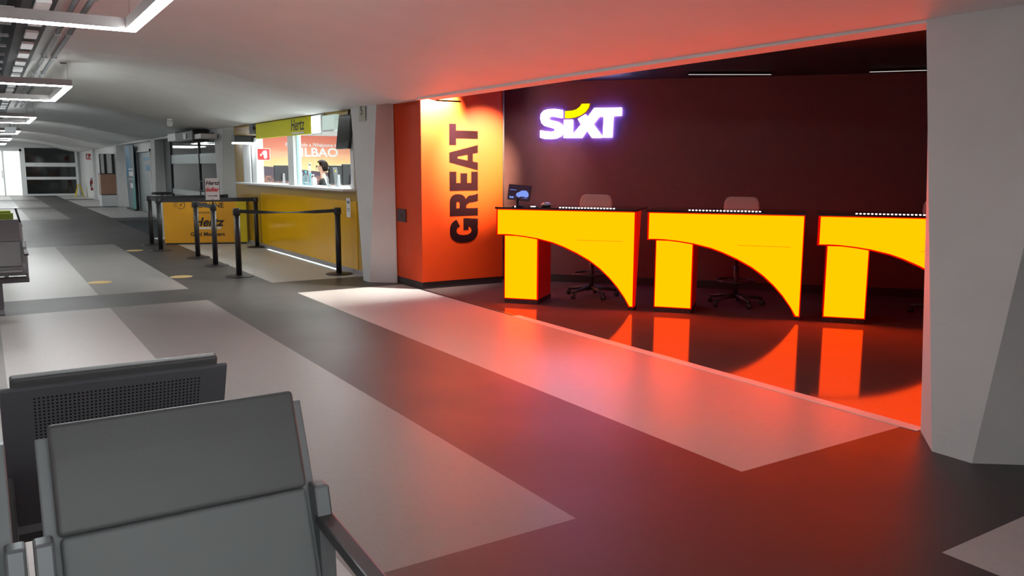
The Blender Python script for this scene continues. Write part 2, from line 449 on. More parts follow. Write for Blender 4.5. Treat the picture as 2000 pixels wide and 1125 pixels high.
while y < 22:
    lab = 'white square panel in the row beside the ceiling slot, number %s from the near end' % ['one', 'two', 'three', 'four', 'five', 'six', 'seven', 'eight', 'nine', 'ten', 'eleven', 'twelve', 'thirteen', 'fourteen', 'fifteen', 'sixteen', 'seventeen', 'eighteen', 'nineteen', 'twenty'][k]
    o = MB().box(-.055, .055, -.22, .22, -.03, 0).build('ceiling_panel', M['brightwhite'], bevel=.006) if first is None else first.copy()
    if first is None: first = o
    else: COL.objects.link(o)
    o.location = (.50, y, 2.815)
    tag(o, lab, 'ceiling panel', 'square panels along the ceiling slot'); k += 1; y += .865
for i, (px, lab) in enumerate(((.70, 'grey conduit pipe under the ceiling, the one nearer the square panels'), (.80, 'grey conduit pipe under the ceiling, the one nearer the pillars'))):
    t = thing('conduit_pipe', lab, 'pipe', (px, 0, 2.79), 0, 'pair of conduits beside the slot')
    MB().tube([(0, -3.8, 0), (0, 20.6, 0)], .022).build('pipe', M['greywall'], t)
    c0 = None
    for yy in range(-3, 20, 2):
        if c0 is None: c = c0 = MB().box(-.03, .03, 0, .03, -.026, .03).build('clamp', M['steel'], t)
        else: c = c0.copy(); COL.objects.link(c); c.parent = t
        c.location = (0, yy, 0)

# ------------------------------------------------------------------ walls
def wall(name, mb, m, label, cat='wall'): return struct(mb.build(name, m), label, cat)
wall('wall_left', MB().box(-4.1, -4., -4.1, 49.8, 0, 3.3), M['white'], 'plain wall on the far left of the hall')
wall('wall_back', MB().box(-4, 13, -4.1, -4., 0, 3.3), M['white'], 'plain wall behind the viewpoint')
wall('ceiling_left', MB().box(-4, -1.9, -4, 49.7, 2.83, 2.9), M['ceiling'], 'plain ceiling left of the slot', 'ceiling')
def far_wall():
    mb = MB()
    mb.box(-4, .2, 49.62, 49.8, 0, 3.25); mb.box(.2, 4.33, 49.62, 49.8, 2.46, 3.25); mb.box(4.33, 4.7, 49.62, 49.8, 0, 3.25)
    wall('wall_far', mb, M['white'], 'white wall closing the far end of the corridor')
far_wall()
# glazed screen at the far end
t = MB().box(1.80, 1.93, 49.45, 49.62, 0, 2.46).box(4.22, 4.33, 49.45, 49.62, 0, 2.46).box(1.93, 4.22, 49.5, 49.6, 1.50, 1.70).box(1.93, 4.22, 49.5, 49.6, .83, .97).box(1.93, 4.22, 49.5, 49.6, 0, .09).build('window_1', M['brightwhite'])
struct(t, 'dark glazed screen with white rails at the end of the corridor', 'window')
o = MB().box(1.93, 4.22, 49.56, 49.60, 0, 2.46).build('pane', M['darkglass'], t)
t = MB().box(.2, .26, 49.45, 49.62, 0, 2.4).box(.92, .99, 49.48, 49.62, 0, 2.3).box(1.70, 1.80, 49.45, 49.62, 0, 2.4).box(.2, 1.8, 49.45, 49.62, 2.28, 2.46).build('door_1', M['brightwhite'])
struct(t, 'bright frosted double door at the far left end', 'door')
MB().box(.26, 1.70, 49.55, 49.60, .02, 2.28).build('door_leaf', M['frostlit'], t)
MB().box(.86, .90, 49.42, 49.46, .9, 1.3).build('handle', M['steel'], t)

# walls on the right side of the corridor beyond the yellow booth
wall('wall_right', MB().box(4.45, 4.6, 35.7, 49.62, 0, 2.6).box(4.62, 4.75, 31.5, 35.7, 0, 2.6).box(4.62, 4.75, 28.3, 28.75, 0, 2.6).box(4.62, 4.75, 28.75, 31.5, 2.06, 2.6), M['white'], 'white wall along the right side of the far corridor')
wall('wall_shop_back', MB().box(7.6, 7.75, 17.8, 28.4, 0, 3.2).box(4.7, 7.6, 27.6, 27.75, 0, 3.2), M['white'], 'pale back wall of the glazed shop')
wall('wall_grey', MB().box(4.60, 4.75, 25.2, 28.3, 0, 2.7), M['greywall'], 'grey wall between shutter and glazed shop front')

# shutter
t = MB().box(4.58, 4.66, 28.70, 28.78, 0, 2.1).box(4.58, 4.66, 31.42, 31.5, 0, 2.1).box(4.58, 4.66, 28.7, 31.5, 2.02, 2.1).build('door_2', M['white'])
struct(t, 'closed grey roller shutter beyond the glazed shop', 'shutter')
mb = MB(); z = .02
while z < 2.0: mb.box(4.62, 4.65, 28.78, 31.42, z, z+.075); mb.box(4.635, 4.65, 28.78, 31.42, z+.075, z+.09); z += .09
mb.build('shutter_curtain', M['shutter'], t)
# glazed shop front
t = MB().box(4.56, 4.64, 21.5, 21.55, 0, 2.3).box(4.56, 4.64, 25.15, 25.2, 0, 2.3).box(4.56, 4.64, 19.2, 25.2, 2.26, 2.32).build('window_2', M['blackmetal'])
struct(t, 'frameless glass shop front with frosted bands beside the grey pillar', 'window')
MB().box(4.59, 4.605, 19.2, 25.15, .02, 2.26).build('pane', M['glass'], t)
o = MB().box(4.58, 4.588, 19.2, 25.15, 1.62, 1.86).box(4.58, 4.588, 19.2, 25.15, .78, .92).build('frosted_band', M['frost'], t)
MB().tube([(4.52, 21.35, .95), (4.52, 21.35, 1.2)], .012).tube([(4.52, 21.35, .96), (4.59, 21.35, .96)], .008).tube([(4.52, 21.35, 1.19), (4.59, 21.35, 1.19)], .008).build('handle', M['steel'], t)

# ------------------------------------------------------------------ pillars
def pillar(Yc, label, back=4.86, near=.33, ft=.34, pm='concrete'):
    b = [(back, .35), (4.62, .35), (4.33, .11), (4.33, -.11), (4.62, -near), (back, -near)]
    t = [(back, ft+.14), (4.62, ft+.14), (4.34, ft), (4.34, -.42), (4.62, -.28), (back, -.28)]
    v = []
    H = 2.36; n = 6
    for k in range(9):
        f = k/8
        v += [(b[i][0]*(1-f)+t[i][0]*f, b[i][1]*(1-f)+t[i][1]*f, H*f) for i in range(n)]
    v += [(x, y, 2.75) for x, y in [(back, ft+.16), (4.62, ft+.16), (4.34, ft+.02), (4.34, -.46), (4.62, -.3), (back, -.3)]]
    f = [(k*n+i, k*n+(i+1) % n, (k+1)*n+(i+1) % n, (k+1)*n+i) for k in range(9) for i in range(n)]
    f += [tuple(range(n))[::-1], tuple(9*n+i for i in range(n))]
    mb = MB().add(v, f)
    o = mb.build('concrete_pillar', M[pm], loc=(0, Yc, 0))
    for p_ in o.data.polygons: p_.use_smooth = abs(p_.normal.z) < .9
    for e_ in o.data.edges:
        if abs(e_.vertices[0]-e_.vertices[1]) == n: e_.use_edge_sharp = True
    tag(o, label, 'pillar', 'pillars of the arcade')
    return o
pillar(2.3, 'large pale concrete pillar at the right edge of the picture')
pillar(10.42, 'pale concrete pillar between the yellow booth and the orange wall', back=4.64, ft=.46)
pillar(18.5, 'grey concrete pillar at the left end of the yellow booth')
pillar(26.6, 'grey concrete pillar beyond the glass shop front')
pillar(34.9, 'white slanted pillar beside the wood-fronted cabinet', pm='white')
pillar(42.8, 'farthest white pillar near the fire extinguisher', back=4.5, pm='white')
# small yellow and white evacuation tag on the pillar face
t = thing('pillar_tag', 'small number tag high on the pillar beside the yellow booth', 'sign', (4.325, 10.43, 2.28))
MB().box(-.006, 0, -.10, .10, -.12, .10).build('plate', mat('tag_plate', (.45, .45, .36), .5), t)
text('number', '5', .16, M['ink'], t, (-.012, .01, 0.01), FACE_X)

# ------------------------------------------------------------------ the booth with the orange wall
t = thing('orange_wall_block', 'orange wall block with dark plinth beside the white pillar', 'partition', (0, 0, 0))
MB().box(4.65, 5.86, 9.35, 10.3, .09, 2.75).build('orange_panel', M['orange'], t)
MB().box(4.655, 5.85, 9.36, 10.3, 0, .09).build('plinth', M['maroon'], t)
MB().box(5.852, 5.872, 9.34, 9.36, .09, 2.75).build('corner_trim', M['steel'], t)
t = thing('wall_switch', 'dark square access panel on the narrow orange side wall', 'switch', (4.65, 9.93, .92))
MB().box(-.02, 0, -.13, .13, -.085, .085).build('cover', M['switch'], t, bevel=.006)
MB().box(-.024, -.02, -.04, .04, -.03, .03).build('rocker', M['maroon'], t)

def ring_seg(cx, cy, rx, ry, wx, wy, a0, a1, n=20, p=2.4):
    """closed polygon of a super-elliptic arc stroke"""
    def pt(a, kx, ky):
        c, s = math.cos(a), math.sin(a)
        return (cx+kx*math.copysign(abs(c)**(2/p), c), cy+ky*math.copysign(abs(s)**(2/p), s))
    A = [a0+(a1-a0)*i/n for i in range(n+1)]
    return [pt(a, rx, ry) for a in A]+[pt(a, rx-wx, ry-wy) for a in reversed(A)]
def letter_polys(ch, w, h, s, s2):
    if ch == 'T': return [[(0, h-s2), (w, h-s2), (w, h), (0, h)], [(w/2-s/2, 0), (w/2+s/2, 0), (w/2+s/2, h-s2), (w/2-s/2, h-s2)]]
    if ch == 'E': return [[(0, 0), (s, 0), (s, h), (0, h)]]+[[(s, a), (w-(.02 if i == 1 else 0), a), (w-(.02 if i == 1 else 0), a+s2), (s, a+s2)] for i, a in enumerate((0, h/2-s2/2, h-s2))]
    if ch == 'A': return [[(0, 0), (s, 0), (w/2-.012, h*.72), (w/2-.062, h)], [(w/2-.062, h), (w/2+.062, h), (w/2, h*.76)], [(w/2+.062, h), (w/2+.012, h*.72), (w-s, 0), (w, 0)], [(w/2-.062, h), (w/2-.012, h*.72), (w/2+.012, h*.72), (w/2+.062, h)], [(w*.27, h*.18), (w*.73, h*.18), (w*.67, h*.36), (w*.33, h*.36)]]
    if ch == 'R':
        q = [[(0, 0), (s, 0), (s, h), (0, h)], [(s, h-s2), (w*.6, h-s2), (w*.6, h), (s, h)], [(s, h*.42), (w*.6, h*.42), (w*.6, h*.42+s2), (s, h*.42+s2)]]
        q.append(ring_seg(w*.58, h*.71, w*.40, h*.29, s, s2, -PI/2, PI/2))
        q.append([(w*.45, h*.44), (w*.72, h*.46), (w*.90, h*.34), (w*.94, h*.12), (w, 0), (w-s, 0), (w-s-.012, h*.14), (w-s-.02, h*.32), (w*.45, h*.44)][:-1])
        return q
    if ch == 'G':
        return [ring_seg(w/2, h/2, w/2, h/2, s, s2, R(28), R(328), 40), [(w*.52, h*.28), (w, h*.28), (w, h*.50), (w*.52, h*.50)][:4] if False else [(w*.52, h*.34), (w, h*.34), (w, h*.52), (w*.52, h*.52)], [(w-s, .0), (w-.012, .0), (w, h*.4), (w-s, h*.4)]]
t = thing('wall_lettering', 'large dark upright word GREAT on the orange wall', 'lettering', (5.47, 9.35, 0))
for ch, z0, w in (('G', .575, .32), ('R', .925, .29), ('E', 1.252, .245), ('A', 1.515, .325), ('T', 1.835, .268)):
    mb = MB()
    for q_, poly in enumerate(letter_polys(ch, w, .42, .10, .098)):
        mb.prism([(-b, z0+a) for a, b in poly], -.0035-.0002*q_, 0, 'xz')
    mb.build('letter_'+ch.lower(), M['letters'], t)

# back wall and enclosure of the booth
def bwall():
    d = Vector((2.76, -3.16, 0)).normalized(); a = Vector((6.05, 9.67, 0)); p0 = a-d*1.2; n = Vector((-d.y, d.x, 0))  # away from the viewer
    if n.x < 0: n = -n
    p1 = a+d*11
    v = []
    for z in (0, 3.2):
        for p in (p0, p1, p1+n*.1, p0+n*.1): v.append((p.x, p.y, z))
    o = MB().add(v, [(0, 1, 5, 4), (1, 2, 6, 5), (2, 3, 7, 6), (3, 0, 4, 7), (0, 3, 2, 1), (4, 5, 6, 7)]).build('wall_booth_back', M['backwall'])
    struct(o, 'dark maroon-grey back wall of the booth', 'wall')
    v = []
    for z in (0, .10):
        for p in (p0-n*.015, p1-n*.015, p1, p0): v.append((p.x, p.y, z))
    o = MB().add(v, [(0, 1, 5, 4), (1, 2, 6, 5), (2, 3, 7, 6), (3, 0, 4, 7), (0, 3, 2, 1), (4, 5, 6, 7)]).build('baseboard_booth', M['maroon'])
    struct(o, 'dark baseboard along the booth back wall', 'baseboard')
    return d, n
BD, BN = bwall()
wall('wall_booth_side', MB().box(4.80, 13, 1.86, 1.96, 0, 3.2).box(13, 13.1, -4, 11, 0, 3.2), M['backwall'], 'dark side wall of the booth hidden behind the right pillar')
struct(MB().box(4.74, 13, 1.9, 10.4, 2.69, 2.74).build('ceiling_booth', M['boothceil']), 'dark booth ceiling', 'ceiling')

# linear lamps in the booth ceiling
for (a, b, lab) in (((7.21, 7.34), (8.03, 6.77), 'thin linear lamp in the dark booth ceiling above the middle desk'), ((8.73, 5.96), (9.55, 4.95), 'thin linear lamp in the booth ceiling nearest the right pillar')):
    dx, dy = b[0]-a[0], b[1]-a[1]; Ln = math.hypot(dx, dy)
    t = thing('linear_lamp', lab, 'lamp', (a[0], a[1], 2.686), math.atan2(dy, dx), 'linear lamps in the booth ceiling')
    MB().box(0, Ln, -.02, .02, -.02, 0).build('housing', M['blackmetal'], t)
    MB().box(.01, Ln-.01, -.008, .008, -.024, -.018).build('diffuser', M['ledthin'], t)
# slim dark bracket under the beam end
t = thing('beam_end_bracket', 'thin dark angled bracket under the beam end above the orange wall', 'bracket', (4.66, 8.93, 2.335))
MB().box(-.02, .32, -.02, .0, 0, .018).build('rail', M['blackmetal'], t)
MB().prism([(-.02, 0), (-.08, .06), (-.065, .07), (0, .018)], -.02, 0, 'xz').build('arm', M['blackmetal'], t)

# illuminated sign on the booth back wall
S_ = [(720, 390), (722, 505), (640, 490), (575, 478), (538, 484), (524, 505), (535, 528), (580, 540), (660, 560), (715, 597), (738, 650), (735, 710), (705, 765), (640, 798), (560, 806), (470, 802), (405, 785), (405, 680), (480, 695), (560, 703), (602, 696), (617, 674), (600, 650), (540, 635), (460, 610), (418, 565), (403, 500), (412, 440), (450, 395), (520, 375), (620, 374)]
I_ = [(742, 532), (866, 532), (866, 792), (742, 792)]
XT = [(866, 792), (866, 745), (985, 600), (940, 520), (1045, 455), (1075, 497), (1165, 368), (1542, 368), (1542, 480), (1430, 485), (1418, 790), (1290, 790), (1300, 490), (1235, 490), (1155, 597), (1285, 775), (1272, 792), (1140, 792), (1068, 685), (1000, 792)]
AC = [(755, 405), (850, 400), (915, 382), (962, 345), (990, 303), (1105, 303), (1090, 360), (1050, 420), (985, 468), (900, 500), (820, 510), (755, 508)]
a = Vector((6.41, 9.26, 0)); ang = math.atan2(BD.y, BD.x)
t = thing('illuminated_sign', 'glowing white four-letter wall sign with a yellow accent mark', 'sign', (a.x, a.y, 1.945), ang)
def lg(P): return [((x-403)/1140*1.095, (795-y)/430*.39) for x, y in P]
for nm, P, m, e in (('letter_s', S_, 'signwhite', 'signblue'), ('letter_i', I_, 'signwhite', 'signblue'), ('letters_xt', XT, 'signwhite', 'signblue'), ('accent_mark', AC, 'signyellow', 'signedge')):
    MB().prism(lg(P), -.055, -.012, 'xz', side=1).build(nm, [M[m], M[e]], t)

# ------------------------------------------------------------------ desks
DA = math.atan2(-.7815, .6235)
def make_desk(label):
    t = thing('service_desk', label, 'desk', (0, 0, 0), 0, 'glowing service desks of the booth')
    L = 1.60
    arc = []
    for i in range(25):   # quarter arch from the pedestal side down to the right foot
        u = .0+i/24
        arc.append(u)
    prof = [(0, .785), (.10, .787), (.19, .785), (.35, .770), (.50, .748), (.676, .708), (.80, .665), (.95, .600), (1.10, .520), (1.22, .435), (1.33, .335), (1.42, .235), (1.50, .125), (1.545, .035)]
    front = [(0, 1.085)]+prof+[(L, .035), (L, 1.085)]
    # light box body with red edges, glowing face a little in front
    MB().prism(front, .012, .085, 'xz').build('front_rim', M['deskedge'], t)
    e = .013
    inner = [(e*1.6, 1.075)]+[(e*1.6, .785+e)]+[(u, z+e*(1+u*.5)) for u, z in prof[1:-1]]+[(1.560, .035+e), (L-e*.9, .035+e), (L-e*.9, 1.075)]
    f = MB().prism(inner, 0, .014, 'xz').build('front_panel', M['deskglow'], t)
    MB().box(.95, 1.47, -.0015, 0, .757, .760).build('seam', M['desktrim'], f)
    # right end wall
    MB().prism([(.085, .035), (.14, .035), (.36, 1.085), (.085, 1.085)], L-.022, L, 'yz').build('end_panel', M['deskfrontside'], t)
    MB().box(L-.06, L, .02, .18, 0, .035).build('foot', M['maroon'], t)
    # pedestal: glowing front, red body, dark plinth
    MB().box(.10, .485, .055, .60, .05, .765).build('pedestal', M['deskside'], t)
    MB().box(.09, .495, .030, .056, .05, .78).build('pedestal_rim', M['deskedge'], t)
    MB().box(.102, .483, .022, .031, .062, .78).build('pedestal_panel', M['deskglow'], t)
    p = MB().box(.095, .49, .035, .595, 0, .05).build('plinth', M['maroon'], t)
    for sx_ in (.18, .40): MB().box(sx_, sx_+.007, .033, .035, .018, .024).build('screw', M['steel'], p)
    MB().box(-.012, L+.012, -.008, .72, 1.085, 1.108).build('desk_top', M['desktop'], t, bevel=.003)
    return t
def desk_extra(t, u0, u1):
    s = MB().box(u0, u1, .075, .085, 1.108, 1.112).build('light_strip', M['blackmetal'], t)
    n = int((u1-u0)/.036); mb = MB()
    for i in range(n): mb.box(u0+.006+i*.036, u0+.024+i*.036, .070, .0849, 1.1085, 1.1150)
    mb.build('light_dots', M['ledsmall'], s)
d1 = make_desk('first glowing yellow arched desk, nearest the orange wall, with a tablet on top'); d1.location = (4.91, 7.98, 0); d1.rotation_euler = (0, 0, DA)
d2 = dup(d1, (5.99, 6.63, 0), DA, 'middle glowing yellow arched desk with nothing but a row of light dots on top')
d3 = dup(d1, (7.055, 5.27, 0), DA, 'third glowing yellow arched desk, cut off by the right pillar')
desk_extra(d1, .72, 1.40); desk_extra(d2, .42, 1.20); desk_extra(d3, .34, 1.30)

def on_desk(u, v, z=1.110):
    c, s = math.cos(DA), math.sin(DA); return (4.91+c*u-s*v, 7.98+s*u+c*v, z)
# tablet
t = thing('tablet', 'tilted tablet with a blue car picture on the first glowing desk', 'tablet', on_desk(.20, .17), DA)
Tt = Matrix.Rotation(R(-14), 4, 'X') @ Matrix.Rotation(R(4), 4, 'Y')
MB().lathe([(.07, 0), (.07, .008), (.02, .012), (.018, .09)], 20).build('stand', M['blackplastic'], t)
b = MB().prism([(-.135, .07), (.135, .07), (.14, .25), (-.14, .25)], -.012, .002, 'xz', T=Tt).build('case', M['blackplastic'], t, bevel=.004)
s = MB().prism([(-.125, .08), (.125, .08), (.13, .24), (-.13, .24)], -.0135, -.0125, 'xz', T=Tt).build('screen', M['screenlit'], t)
car = [(-.03, .115), (-.03, .15), (0, .165), (.03, .185), (.085, .187), (.11, .165), (.12, .14), (.118, .118), (.10, .112), (.095, .108), (.08, .108), (.07, .115), (.02, .113), (.012, .105), (-.005, .105), (-.01, .113)]
mb = MB().prism(car, -.015, -.0138, 'xz', T=Tt)
mb.prism([(-.115, .182), (-.04, .184), (-.04, .190), (-.115, .188)], -.015, -.0138, 'xz', T=Tt)
mb.prism([(-.105, .090), (-.060, .090), (-.057, .112), (-.085, .105), (-.108, .114)], -.015, -.0138, 'xz', T=Tt)
mb.prism([(.05, .094), (.11, .096), (.11, .099), (.05, .097)], -.015, -.0138, 'xz', T=Tt)
mb.build('screen_picture', M['carblue'], s)
MB().lathe([(.008, 0), (.008, .006)], 12, T=Matrix.Translation((.0, -.085, 0))).build('indicator_light', M['ledsmall'], t)
# round bell-like device
t = thing('desk_bell', 'round chrome-rimmed device lying beside the tablet on the first desk', 'bell', on_desk(.53, .22), DA)
MB().lathe([(.052, 0), (.058, .010), (.056, .020)], 28).build('base', M['blackplastic'], t)
MB().lathe([(.058, .020), (.060, .028), (.052, .034)], 28).build('rim', M['brightwhite'], t)  # white colour stands for the bright reflection on a chrome rim
MB().lathe([(.048, .034), (.035, .045), (.012, .049)], 28).build('dome', M['steel'], t)
t = thing('desk_phone', 'small flat handset with a white light lying between tablet and bell', 'phone', on_desk(.42, .09), DA)
MB().box(-.05, .05, -.02, .03, 0, .012).build('body', M['blackplastic'], t, bevel=.004)
MB().box(-.03, .03, -.022, -.018, .003, .010).build('indicator_light', M['ledsmall'], t)

# ------------------------------------------------------------------ high swivel chairs behind the desks
def make_stool(label):
    t = thing('swivel_chair', label, 'chair', (0, 0, 0), 0, 'beige swivel chairs behind the desks')
    w = .20
    pr = [(-w, .90), (-w-.008, 1.02), (-w+.004, 1.17), (-w+.03, 1.215), (-w+.07, 1.23), (w-.07, 1.23), (w-.03, 1.215), (w-.004, 1.17), (w+.008, 1.02), (w, .90), (w-.05, .86), (-w+.05, .86)]
    MB().prism(pr, .20, .245, 'xz', smooth=False).build('backrest', M['stool'], t, bevel=.015, seg=3)
    MB().prism([(-.22, -.2), (-.2, -.23), (.2, -.23), (.22, -.2), (.22, .2), (.18, .23), (-.18, .23), (-.22, .2)], .70, .76, 'xy').build('seat', M['stool'], t, bevel=.02, seg=3)
    MB().tube([(0, .05, .69), (0, .20, .70), (0, .262, .80), (0, .26, 1.0)], .018).build('back_bracket', M['blackplastic'], t)
    MB().tube([(0, 0, .42), (0, 0, .70)], .014).tube([(0, 0, .08), (0, 0, .45)], .028).build('gas_lift', M['blackmetal'], t)
    mb = MB().tube([(.21*math.cos(a*PI/16), .21*math.sin(a*PI/16), .28) for a in range(33)], .011, 8)
    for a in (0, 2*PI/3, 4*PI/3): mb.tube([(0, 0, .26), (.21*math.cos(a), .21*math.sin(a), .28)], .008, 6)
    mb.build('foot_ring', M['blackmetal'], t)
    for i in range(5):
        a = 2*PI*i/5+.35; c, s = math.cos(a), math.sin(a)
        l = MB().tube([(0, 0, .11), (c*.15, s*.15, .10), (c*.31, s*.31, .075)], [.03, .022, .016], 8).build('base_leg', M['blackplastic'], t)
        MB().lathe([(.028, -.02), (.028, .02)], 14, T=Matrix.Translation((c*.31, s*.31, .028)) @ Matrix.Rotation(a+.6, 4, 'Z') @ Matrix.Rotation(PI/2, 4, 'X')).build('caster', M['blackplastic'], l)
    return t
def on_desk_n(u, v, k, z=0):
    o = ((4.91, 7.98), (5.99, 6.63), (7.055, 5.27))[k]; c, s = math.cos(DA), math.sin(DA)
    return (o[0]+c*u-s*v, o[1]+s*u+c*v, z)
s1 = make_stool('beige-backed swivel chair behind the first glowing desk'); s1.location = on_desk_n(.93, .85, 0); s1.rotation_euler = (0, 0, DA+.05)
dup(s1, on_desk_n(.90, .82, 1, .04-.04), DA-.08, 'beige-backed swivel chair behind the middle glowing desk')
dup(s1, on_desk_n(1.34, .95, 2), DA+.2, 'beige swivel chair half hidden by the right pillar')

# ------------------------------------------------------------------ LED rectangles of the corridor
def make_rect(label, cy):
    z = 2.55
    t = thing('pendant_light', label, 'ceiling light', (0, cy, z), 0, 'rectangular LED pendants over the corridor')
    x0, x1, L, w, h = -.62, 1.06, 2.9, .075, .09
    mb = MB(); md = MB()
    for a, b, c, d in ((x0, x1, -w, 0), (x0, x1, -L, -L+w), (x0, x0+w, -L+w, -w), (x1-w, x1, -L+w, -w)):
        mb.box(a, b, c, d, .012, h); md.box(a+.001, b-.001, c+.001, d-.001, 0, .0118)
    mb.build('housing', M['alu'], t); md.build('diffuser', M['led'], t)
    for X in (x0+.04, x1-.04):
        for Y in (-.04, -L+.04):
            MB().tube([(X, Y, h), (X, Y, ceil_z(X, cy+Y)-z if X > 0 else .55)], .003, 6).build('suspension_wire', M['steel'], t)
    return t
names = ['rectangular LED pendant behind the viewpoint', 'nearest rectangular LED pendant at the top left corner', 'second rectangular LED pendant from the near end', 'third rectangular LED pendant from the near end', 'fourth rectangular LED pendant, above the far floor', 'fifth rectangular LED pendant, small and far', 'farthest rectangular LED pendant by the end doors']  # first pendant is out of view, added as light for the near benches
for n_, yy in zip(names, (-1.2, 6.93, 15.0, 23.2, 31.4, 39.5, 47.6)): make_rect(n_, yy)

# ------------------------------------------------------------------ beam benches
PAD = .018
def seat_parts(t, cx, shellm, headm, padm, arms=True, right_only=False):
    W = .311
    # side profile (y,z): seat front to back top, sheet 1.2 cm thick
    back = [(-.46, .435), (-.30, .405), (-.10, .395), (-.03, .40), (.03, .45), (.10, .62), (.165, .78), (.232, .930)]
    th = .014
    poly = [(y, z) for y, z in back]+[(y+th*.9, z-th*.6) for y, z in reversed(back)]
    MB().prism(poly, cx-W, cx+W, 'yz').build('seat_shell', shellm, t, bevel=.004)
    def pad(name, a, b, m, w):
        # pad on the front of the backrest between heights a and b
        def yy(z): return interp([(zz, y) for y, z2 in [(0, 0)] for y, zz in []] or [(.45, .03), (.62, .10), (.78, .165), (.930, .232), (.97, .255)], z)
        th2 = .032; zs = [a, a+(b-a)*.33, a+(b-a)*.66, b]
        P = [(yy(z), z) for z in zs]; Q = [(yy(z)-th2*.93, z+th2*.38) for z in zs]
        MB().prism(P+Q[::-1], cx-w, cx+w, 'yz').build(name, m, t, bevel=.010, seg=4)
    pad('headrest_pad', .720, .952, headm, .284)
    pad('back_pad', .455, .718, padm, .280)
    MB().prism([(-.44, .435), (-.30, .415), (-.06, .408), (-.06, .440), (-.30, .450), (-.44, .468), (-.465, .455)], cx-.262, cx+.262, 'yz').build('seat_pad', padm, t, bevel=.010, seg=3)
    if arms:
        for s in (-1, 1):
            x = cx+s*.313
            a = MB().prism([(.135, .735), (.085, .735), (.055, .64), (.04, .40), (.085, .40), (.115, .60)], x-.020, x+.020, 'yz').build('arm_post', M['armgrey'], t, bevel=.006)
            MB().prism([(.085, .665), (.085, .635), (-.30, .605), (-.33, .625), (-.30, .637)], x-.022, x+.022, 'yz').build('armrest', M['armdark'], t, bevel=.005)
            MB().prism([(-.26, .61), (-.30, .607), (-.22, .36), (-.17, .36)], x-.012, x+.012, 'yz').build('arm_support', M['armgrey'], t, bevel=.003)
def bench(label, loc, rz, n, shellm=None, headm=None, padm=None, first=0):
    t = thing('beam_bench', label, 'bench', loc, rz)
    for i in range(n):
        seat_parts(t, (i+first)*.68, shellm or M['shell'], headm or M['headpad'], padm or M['seatpad'])
    x0, x1 = (first-.48)*.68, (first+n-.52)*.68
    MB().box(x0, x1, -.22, -.14, .31, .37).build('beam', M['armdark'], t, bevel=.008)
    for x in (x0+.12, x1-.30):
        l = MB().prism([(-.21, .31), (-.15, .31), (-.15, .06), (.16, .02), (.16, 0), (-.42, 0), (-.42, .02), (-.21, .06)], x, x+.05, 'yz').build('leg', M['armdark'], t, bevel=.004)
        for yy in (-.38, .12): MB().lathe([(.025, 0), (.025, .012)], 12, T=Matrix.Translation((x+.025, yy, -.0))).build('foot', M['blackplastic'], l)
    return t
bench('nearest grey waiting bench with pads facing the viewer, lower left corner', (.366, 1.875, 0), 0, 3, first=-2)
bench('dark perforated waiting bench turned away, right behind the nearest bench', (.305, 2.885, 0), PI, 3, shellm=M['shellback'], first=0)
bench('grey waiting bench farther along at the left edge, facing the viewer', (.02, 10.35, 0), 0, 3, first=-2)
bench('olive green waiting bench turned away behind the farther grey bench', (0.0, 13.0, 0), PI, 3, shellm=M['green'], headm=M['green'], padm=M['green'], first=0)
# low wire-legged table beyond the benches
t = thing('wire_table', 'low table with thin slanted wire legs at the left edge beyond the green bench', 'table', (0, 24.8, 0))
MB().box(-.9, .72, -.35, .35, .47, .482).build('table_top', M['brightwhite'], t)
for x in (-.86, .66):
    for s in (-1, 1): MB().tube([(x, s*.30, .47), (x+.10, s*.38, .01)], .02, 8).build('leg', M['blackmetal'], t)
MB().tube([(.76, -.38, .012), (.76, .38, .012)], .018, 8).tube([(.30, -.38, .012), (.76, -.38, .012)], .018, 8).build('floor_rail', M['blackmetal'], t)

# ------------------------------------------------------------------ queue stanchions
def make_post(label):
    t = thing('queue_post', label, 'barrier post', (0, 0, 0), 0, 'black queue posts by the yellow booth')
    MB().lathe([(.195, 0), (.195, .008), (.17, .016), (.06, .022)], 36).build('base', M['blackmetal'], t)
    MB().tube([(0, 0, .015), (0, 0, .90)], .040, 20).build('post', M['blackmetal'], t)
    MB().lathe([(.046, .87), (.052, .885), (.052, .955), (.046, .968)], 20).build('belt_head', M['blackplastic'], t)
    return t
PO = dict(A=(2.75, 17.55), B=(2.70, 16.28), C=(3.02, 14.67), D=(3.0, 13.31), E=(2.98, 11.82), F=(4.29, 11.35), G=(4.40, 16.0), H=(4.30, 17.9))
PL = dict(A='farther of the two queue posts at the left end of the long belts', B='nearer of the two queue posts at the left end of the long belts', C='queue post just left of the one that holds the sign', D='queue post with the paper sign on top', E='nearest queue post, in front of the yellow advertising board', F='queue post beside the white pillar', G='queue post at the left end of the yellow booth front', H='queue post mostly hidden behind the advertising board')
p0 = None
for k_, (x, y) in PO.items():
    if p0 is None: p0 = make_post(PL[k_]); p0.location = (x, y, 0)
    else: dup(p0, (x, y, 0), random.random()*.5, PL[k_])
